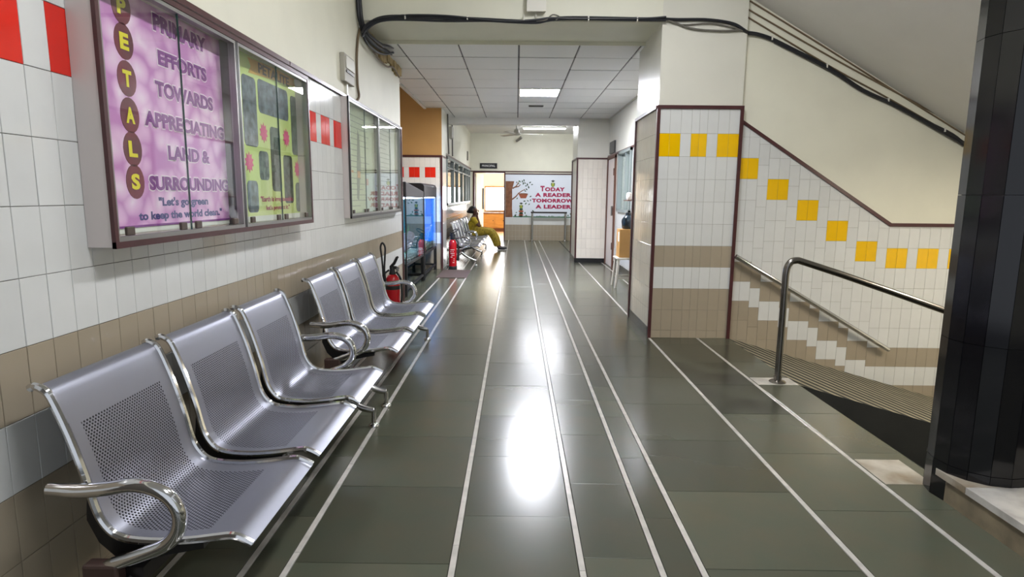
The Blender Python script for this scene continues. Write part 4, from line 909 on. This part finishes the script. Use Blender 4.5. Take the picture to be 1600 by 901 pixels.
sx, sy = 1.625, 9.0
t = thing('stool', 'pale plastic stool under the tan wooden box by the right wall', 'stool', (sx, sy, 0))
obj('seat', MB().box((sx - .15, sy - .17, .42), (sx + .15, sy + .17, .448)), M['stool'], t, bevel=.008)
for dx in (-1, 1):
    for dy in (-1, 1):
        obj('leg', MB().tube([(sx + dx * .115, sy + dy * .13, .42), (sx + dx * .15, sy + dy * .165, 0.002)], [.022, .018], 8), M['stool'], t, True)
obj('stretcher', MB().box((sx - .13, sy - .155, .13), (sx + .13, sy - .135, .16)).box((sx - .13, sy + .135, .13), (sx + .13, sy + .155, .16)), M['stool'], t)
t = thing('wooden_box', 'tan wooden box standing on the pale stool', 'box', (sx + .01, sy, .45))
obj('body', MB().box((sx - .11, sy - .14, .449), (sx + .14, sy + .14, .862)), M['card'], t, bevel=.005)
obj('label', MB().box((sx - .113, sy - .10, .68), (sx - .110, sy - .02, .82)), M['paper'], t)
obj('latch', MB().box((sx - .114, sy + .02, .62), (sx - .110, sy + .05, .66)), M['alu'], t)
t = thing('water_jug', 'dark blue plastic jug on top of the tan wooden box', 'jug', (sx + .03, sy, .864))
obj('body', MB().lathe([(.075, 0), (.09, .02), (.095, .10), (.088, .15), (.06, .19), (.04, .205)], (sx + .03, sy, .864), 20), M['jug'], t, True)
obj('cap', MB().lathe([(.042, .205), (.042, .235), (.03, .245)], (sx + .03, sy, .864), 14), M['black'], t, True)
obj('handle', MB().tube(catmull([(sx - .03, sy - .06, 1.04), (sx - .07, sy - .09, 1.0), (sx - .065, sy - .08, .93), (sx - .04, sy - .06, .90)], 4), .011, 7), M['jug'], t, True)
t = thing('wall_shelf', 'small brown wall shelf with white cup beside the right hand window', 'shelf', (XR - .04, 9.45, 1.28))
obj('board', MB().box((XR - .14, 9.25, 1.27), (XR - .019, 9.62, 1.285)), M['door_brown'], t)
obj('dispenser', MB().lathe([(.035, 0), (.045, .02), (.05, .06), (.045, .1), (.02, .115)], (XR - .085, 9.42, 1.286), 14), M['box'], t, True)

# queue barrier in front of the banner
t = thing('queue_barrier', 'grey steel barrier frame with dark top rail in front of the banner', 'barrier', (0.97, 18.05, 0))
for x in (0.475, 1.455):
    p = obj('post', MB().tube([(x, 18.05, .012), (x, 18.05, .82)], .032, 12), M['alu'], t, True)
    obj('post_base', MB().lathe([(.11, 0), (.11, .008), (.04, .022), (.034, .04)], (x, 18.05, 0.001), 20), M['chrome_dull'], p, True)
obj('top_rail', MB().box((0.43, 18.025, .82), (1.50, 18.075, .868)), M['dark_steel'], t, bevel=.006)

# principal's room cabinet
t = thing('low_cabinet', 'low orange wood cabinet with sliding doors seen through the lit doorway', 'cabinet', (-0.2, 22.8, 0))
obj('body', MB().box((-1.27, 22.62, .12), (0.7, 23.1, .66)), M['wood'], t)
obj('top', MB().box((-1.29, 22.58, .66), (0.72, 23.12, .69)), M['wood_dark'], t)
obj('plinth', MB().box((-1.25, 22.66, 0.0), (0.68, 23.1, .12)), M['wood_dark'], t)
for (a, b, y) in ((-1.25, -.80, 22.605), (-.80, -.42, 22.595), (-.42, 0.1, 22.605)):
    d_ = obj('door', MB().box((a + .01, y, .15), (b - .004, y + .014, .64)), M['wood'], t); obj('knob', MB().lathe([(.018, 0), (.018, .008)], (b - .06, y - .008, .40), 10, 'y'), M['black'], d_)

# ================================================================== WALL AND CEILING FITTINGS
tag(obj('air_vent', MB().box((0.20, 10.56, 2.828), (0.43, 10.60, 2.842)).box((0.20, 10.62, 2.828), (0.43, 10.66, 2.842)).box((0.19, 10.55, 2.832), (0.44, 10.67, 2.841)), M['ceil_bar']), 'small grey slot vent in the false ceiling behind the glowing panel', 'vent')
t = thing('junction_box', 'white electrical box on the front of the cream beam', 'electrical box', (0.157, 5.66, 2.94))
obj('body', MB().box((0.075, 5.63, 2.945), (0.24, 5.689, 3.2)), M['box'], t, bevel=.006); obj('lid', MB().box((0.07, 5.615, 2.935), (0.245, 5.63, 3.21)), M['box'], t, bevel=.004)
obj('conduit', MB().tube([(0.155, 5.675, 2.94), (0.158, 5.675, 2.90)], .008, 8), M['box'], t)
t = thing('switch_box', 'grey switch box on the left wall above the grey framed board', 'switch box', (XL + .02, 5.21, 2.25))
obj('body', MB().box((XL, 5.06, 2.24), (XL + .04, 5.36, 2.46)), M['switch'], t, bevel=.006)
obj('cover', MB().box((XL + .04, 5.09, 2.345), (XL + .05, 5.34, 2.44)), M['box'], t, bevel=.003)
obj('slot', MB().box((XL + .04, 5.10, 2.315), (XL + .047, 5.33, 2.335)), M['alu_dark'], t)
obj('conduit', MB().box((XL, 5.19, 2.145), (XL + .018, 5.23, 2.24)), M['box'], t)
t = thing('power_box', 'small beige box with thin conduit high on the far left wall', 'electrical box', (-1.35, 12.4, 2.5))
obj('body', MB().box((-1.37, 12.52, 2.47), (-1.31, 12.80, 2.70)), M['switch'], t, bevel=.005)
obj('conduit', MB().tube([(-1.355, 12.95, 2.80), (-1.355, 13.0, 2.5), (-1.355, 13.0, 2.14)], .014, 8).tube([(-1.315, 11.75, 2.86), (-1.355, 12.2, 2.5), (-1.355, 12.3, 2.14)], .014, 8), M['cable_grey'], t)
tag(obj('wall_switch', MB().box((-1.37, 16.9, 2.28), (-1.345, 17.1, 2.52)), M['cable_grey'], bevel=.004), 'narrow grey switch plate on the far left wall near the corner', 'switch')
# fan
fx, fy, fz = -0.015, 15.0, 0
t = thing('ceiling_fan', 'pale three-blade ceiling fan hanging in the far hall', 'fan', (fx, fy, 3.13))
obj('rod', MB().tube([(fx, fy, 3.13), (fx, fy, 2.90)], .014, 8), M['fan'], t)
obj('canopy', MB().lathe([(.05, 3.13), (.045, 3.09), (.02, 3.07)], (fx, fy, 0), 14), M['fan'], t, True)
obj('motor', MB().lathe([(.03, 2.92), (.055, 2.905), (.065, 2.87), (.065, 2.83), (.10, 2.815), (.11, 2.79), (.06, 2.77)], (fx, fy, 0), 20), M['fan'], t, True)
for a in (5, 125, 245):
    obj('blade', MB().prism([(.09, -.03), (.2, -.065), (.62, -.06), (.64, 0), (.62, .06), (.2, .05), (.09, .03)], -.003, .003, Matrix.Translation((fx, fy, 2.797)) @ Matrix.Rotation(math.radians(a), 4, 'Z') @ Matrix.Rotation(math.radians(7), 4, 'X')), M['fan'], t)
t = thing('wall_camera', 'small grey camera on a bracket on the far wall below the fan', 'camera', (0.05, YF - .1, 2.95))
obj('bracket', MB().tube([(0.03, YF, 2.93), (0.03, YF - .06, 2.93), (0.05, YF - .1, 2.96)], .016, 8), M['alu_dark'], t)
obj('body', MB().tube([(-0.02, YF - .12, 2.90), (0.12, YF - .22, 3.0)], [.035, .045], 12), M['alu'], t, True)

# ================================================================== CABLES
def cable(name, label, runs, cat='cable', group='cables on the walls'):
    t = thing(name, label, cat, runs[0][0][0], group)
    for pts, r, m in runs: obj('cable_run', MB().tube(catmull(pts, 4), r, 7), M[m], t, True)
    return t
cm_ = [(-1.387, 5.665, 2.751), (-1.352, 5.665, 2.806), (-1.276, 5.665, 2.865), (-1.162, 5.66, 2.893), (-0.963, 5.66, 2.897), (-0.623, 5.66, 2.889), (-0.282, 5.66, 2.876), (-0.056, 5.66, 2.866), (0.16, 5.66, 2.862), (0.284, 5.66, 2.884), (0.51, 5.66, 2.897), (1.076, 5.66, 2.891), (1.302, 5.66, 2.892)]
t = cable('cable_bundle', 'thick black cable bundle clipped along the lower edge of the beam', [
    (cm_, .016, 'cable'), ([(x, y - .012, z - (.03 if i < 6 else .012)) for i, (x, y, z) in enumerate(cm_)], .011, 'cable'), ([(x, y - .02, z + .012 * math.sin(i * 1.7)) for i, (x, y, z) in enumerate(cm_)], .009, 'cable'),
    ([(0.16, 5.65, 2.862), (0.24, 5.64, 2.87), (0.30, 5.64, 2.915), (0.36, 5.64, 2.90), (0.33, 5.64, 2.87)], .006, 'cable_grey')])
for x in (-1.0, -0.45, 0.05, 0.62, 1.05): obj('cable_clip', MB().box((x - .005, 5.632, 2.868), (x + .005, 5.69, 2.912)), M['box'], t)
cable('cable_bundle', 'black cables sagging across the square pillar above the maroon trim', [
    ([(1.302, 5.66, 2.892), (1.416, 5.672, 2.892), (1.642, 5.672, 2.894), (1.812, 5.672, 2.879), (1.927, 5.672, 2.853), (2.003, 5.672, 2.81), (2.056, 5.70, 2.791)], .014, 'cable'),
    ([(1.31, 5.66, 2.888), (1.40, 5.672, 2.862), (1.52, 5.672, 2.822), (1.66, 5.672, 2.805), (1.84, 5.672, 2.80), (2.0, 5.672, 2.808), (2.056, 5.70, 2.79)], .009, 'cable_grey'),
    ([(1.31, 5.66, 2.888), (1.45, 5.674, 2.85), (1.7, 5.674, 2.862), (1.9, 5.674, 2.83), (2.03, 5.68, 2.80)], .006, 'cable_grey')])
t = cable('cable_bundle', 'thick black cable running down the cream wall above the stairs', [
    ([(2.056, 5.70, 2.791), (2.142, 5.705, 2.781), (2.27, 5.712, 2.744), (2.464, 5.715, 2.658), (2.822, 5.715, 2.491), (3.126, 5.715, 2.311), (3.427, 5.715, 2.185), (3.732, 5.715, 2.036), (3.977, 5.715, 1.925), (4.136, 5.715, 1.818), (4.5, 5.715, 1.62)], .018, 'cable'),
    ([(2.3, 5.715, 2.72), (2.822, 5.70, 2.475), (3.126, 5.70, 2.30), (3.427, 5.70, 2.175), (4.136, 5.70, 1.81)], .010, 'cable')])
for x, z in ((2.27, 2.744), (2.78, 2.51), (3.36, 2.215), (3.9, 1.96)): obj('cable_clip', MB().box((x - .006, 5.692, z - .012), (x + .006, 5.735, z + .026)), M['box'], t)
for lab, pts in (('thin brown wire close above the thick black cable on the stair wall', [(2.046, 5.726, 2.934), (2.825, 5.726, 2.515), (3.43, 5.726, 2.215), (4.4, 5.726, 1.71)]), ('thin brown wire midway between black cable and soffit on the stair wall', [(2.046, 5.726, 3.0), (2.816, 5.726, 2.60), (3.419, 5.726, 2.305), (4.4, 5.726, 1.83)]), ('thin wire right under the sloping soffit on the stair wall', [(2.06, 5.726, 3.07), (2.807, 5.726, 2.655), (3.408, 5.726, 2.315), (4.4, 5.726, 1.762)])):
    cable('wall_wire', lab, [(pts, .007, 'wire')], 'wire', 'thin wires above the stairs')
cable('cable_bundle', 'tangle of black cables bending over the left wall under the beam', [
    ([(-1.405, 5.572, 3.3), (-1.405, 5.60, 2.95), (-1.40, 5.64, 2.84), (-1.39, 5.74, 2.775), (-1.38, 5.96, 2.75), (-1.375, 6.3, 2.77), (-1.38, 6.72, 2.83), (-1.38, 6.95, 2.86)], .018, 'cable'),
    ([(-1.39, 5.58, 3.3), (-1.385, 5.62, 2.9), (-1.37, 5.70, 2.80), (-1.36, 5.9, 2.78), (-1.345, 6.3, 2.80), (-1.30, 6.6, 2.85)], .016, 'cable'),
    ([(-1.387, 5.665, 2.751), (-1.38, 5.80, 2.70), (-1.37, 6.1, 2.70), (-1.37, 6.5, 2.76), (-1.33, 6.75, 2.83)], .012, 'cable'),
    ([(-1.41, 5.70, 2.80), (-1.405, 6.083, 2.724), (-1.40, 6.351, 2.68), (-1.395, 6.71, 2.68), (-1.395, 7.05, 2.74), (-1.405, 7.457, 2.71)], .010, 'wire')])
cable('cable_bundle', 'grey cable hanging down the left wall beside the switch box', [([(XL + .012, 5.70, 2.80), (XL + .012, 5.62, 2.70), (XL + .012, 5.56, 2.52), (XL + .012, 5.56, 2.30), (XL + .012, 5.60, 2.20), (XL + .012, 5.47, 2.13)], .011, 'wire')])

# ================================================================== PERSON
def skin_mesh(name, nodes, edges_, m, parent, root=0, sub=2, smooth=True):
    me = bpy.data.meshes.new(name); me.from_pydata([n[0] for n in nodes], edges_, []); me.materials.append(m)
    o = bpy.data.objects.new(name, me); COL.objects.link(o)
    if parent is not None: o.parent = parent; o.matrix_parent_inverse = matof(parent).inverted()
    sk = o.modifiers.new('skin', 'SKIN'); sk.use_smooth_shade = True; sk.branch_smoothing = 0.6
    sl = me.skin_vertices[0].data if me.skin_vertices else None
    if sl is None:
        bpy.context.view_layer.objects.active = o
    for i, n in enumerate(nodes):
        r = n[1]; me.skin_vertices[0].data[i].radius = r if isinstance(r, tuple) else (r, r)
        me.skin_vertices[0].data[i].use_root = (i == root)
    ss = o.modifiers.new('subdiv', 'SUBSURF'); ss.levels = sub; ss.render_levels = sub
    return o
PX, PY, PS = -1.075, 14.98, 0.345
per = thing('person', 'seated person in yellow top and mustard trousers resting chin on one hand', 'person', (PX, PY, 0))
def q(x, y, z): return (PX + x, PY + y, z)
nodes = [(q(0.0, 0, .46), (.125, .15)), (q(0.01, 0, .57), (.10, .13)), (q(0.03, 0, .70), (.105, .145)), (q(0.03, 0, .785), (.07, .12)), (q(0.035, 0, .835), (.045, .045)), (q(0.05, 0, .875), (.042, .045)),
    (q(0.05, 0, .925), (.086, .078)), (q(0.035, 0, .985), (.102, .084)), (q(0.022, 0, 1.04), (.062, .056))]
ed = [(0, 1), (1, 2), (2, 3), (3, 4), (4, 5), (5, 6), (6, 7), (7, 8)]
def chain(start, pts):
    p = start
    for pt, r in pts: nodes.append((pt, r)); ed.append((p, len(nodes) - 1)); p = len(nodes) - 1
    return p
def fingers(w, base, dirv, side, curl):
    dv = Vector(dirv).normalized(); sv = Vector(side).normalized(); cv = Vector(curl).normalized(); b = Vector(base)
    for k, L in enumerate((.062, .072, .068, .054)):
        o0 = b + sv * (-.027 + .018 * k) + dv * .03
        chain(w, [(tuple(o0), .0105), (tuple(o0 + dv * L * .5 + cv * .006), .0088), (tuple(o0 + dv * L * .85 + cv * .024), .0078)])
    o0 = b - sv * .032 + dv * .0
    chain(w, [(tuple(o0 + cv * .008), .011), (tuple(o0 - sv * .012 + dv * .028 + cv * .02), .0095), (tuple(o0 - sv * .012 + dv * .05 + cv * .03), .008)])
# right arm (towards the camera): elbow on the thigh, hand at the cheek
r1 = chain(3, [(q(0.03, -.155, .765), .055), (q(0.10, -.175, .67), .045), (q(0.185, -.165, .575), .038), (q(0.16, -.13, .68), .034), (q(0.125, -.085, .79), .026), (q(0.118, -.072, .83), (.03, .018))])
fingers(r1, q(0.115, -.066, .845), (-.1, .15, 1), (1, .3, 0), (-.5, 1, 0))
# left arm resting on the lap
l1 = chain(3, [(q(0.03, .155, .765), .055), (q(0.05, .19, .65), .045), (q(0.10, .19, .545), .037), (q(0.22, .13, .535), .032), (q(0.31, .07, .53), .025), (q(0.345, .05, .525), (.018, .03))])
fingers(l1, q(0.36, .042, .522), (1, -.4, -.1), (.4, 1, 0), (0, -.2, -1))
# legs
for s_, kx, ax in ((-1, .46, .64), (1, .50, .68)):
    chain(0, [(q(0.06, s_ * .09, .45), .095), (q(0.26, s_ * .095, .455), .08), (q(kx - .02, s_ * .09, .45), .062), (q((kx + ax) / 2 + .0, s_ * .085, .27), .052), (q(ax - .02, s_ * .08, .10), .036), (q(ax + .01, s_ * .08, .055), .036), (q(ax + .08, s_ * .085, .045), .034), (q(ax + .15, s_ * .09, .035), .026)])
body = skin_mesh('body', nodes, ed, M['skin'], per)
# clothes
kn = [(q(0.02, 0, .41), (.165, .19)), (q(0.0, 0, .48), (.145, .175)), (q(0.01, 0, .58), (.122, .155)), (q(0.03, 0, .70), (.125, .165)), (q(0.03, 0, .79), (.088, .135)), (q(0.034, 0, .825), (.06, .06)),
      (q(0.03, -.16, .77), .072), (q(0.09, -.178, .685), .064), (q(0.125, -.176, .64), .06), (q(0.03, .16, .77), .072), (q(0.047, .194, .67), .064), (q(0.055, .196, .61), .06)]
skin_mesh('kurta', kn, [(0, 1), (1, 2), (2, 3), (3, 4), (4, 5), (4, 6), (6, 7), (7, 8), (4, 9), (9, 10), (10, 11)], M['kurta'], per, 0)
sn = [(q(0.0, 0, .45), (.15, .17))]; se = []
for s_, kx, ax in ((-1, .46, .64), (1, .50, .68)):
    b_ = len(sn); sn += [(q(0.08, s_ * .09, .45), .115), (q(0.28, s_ * .095, .46), .105), (q(kx - .02, s_ * .09, .455), .092), (q((kx + ax) / 2 + .0, s_ * .085, .28), .088), (q(ax - .045, s_ * .08, .13), .078), (q(ax - .03, s_ * .08, .085), .07)]
    se += [(0, b_)] + [(b_ + i, b_ + i + 1) for i in range(5)]
skin_mesh('trousers', sn, se, M['salwar'], per, 0)
for s_, ax in ((-1, .64), (1, .68)):
    sh = skin_mesh('shoe', [(q(ax - .03, s_ * .08, .05), (.045, .04)), (q(ax + .04, s_ * .083, .052), (.048, .036)), (q(ax + .11, s_ * .087, .045), (.044, .030)), (q(ax + .175, s_ * .09, .036), (.03, .022))], [(0, 1), (1, 2), (2, 3)], M['shoe'], per)
    obj('sole', MB().prism(oval(PX + ax + .07, PY + s_ * .085, .125, .042, 16), .002, .016), M['sole'], sh)
hair = MB().lathe([(0.02, .075), (0.06, .06), (.085, .025), (.094, -.02), (.088, -.07), (.06, -.10)], (0, 0, 0), 18)
hv = [Vector(p) for p in hair.v]; ht = MB().add([(PX + .004 + p.x * 1.1 - (.02 if p.z < 0 else 0), PY + p.y * .98, .995 + p.z * 1.05) for p in hv], hair.f)
hr = obj('hair', ht, M['hair'], per, True)
obj('hair_bun', MB().lathe([(.015, .035), (.038, .02), (.045, -.005), (.035, -.03), (.012, -.042)], (PX - .10, PY, .935), 14), M['hair'], hr, True)
for s_ in (-1, 1):
    e_ = obj('eye', MB().lathe([(.003, -.008), (.010, -.003), (.010, .003), (.003, .008)], (PX + .128, PY + s_ * .033, .975), 10), M['eye'], body, True)
    obj('ear', MB().tube([(PX + .03, PY + s_ * .072, .985), (PX + .022, PY + s_ * .08, .965), (PX + .035, PY + s_ * .074, .94)], [.010, .013, .008], 8), M['skin'], body, True)
obj('nose', MB().tube([(PX + .13, PY, .975), (PX + .148, PY, .942), (PX + .132, PY, .932)], [.009, .015, .012], 8), M['skin'], body, True)
obj('mouth', MB().tube([(PX + .122, PY - .024, .905), (PX + .134, PY, .903), (PX + .122, PY + .024, .905)], [.005, .008, .005], 6), M['lip'], body, True)
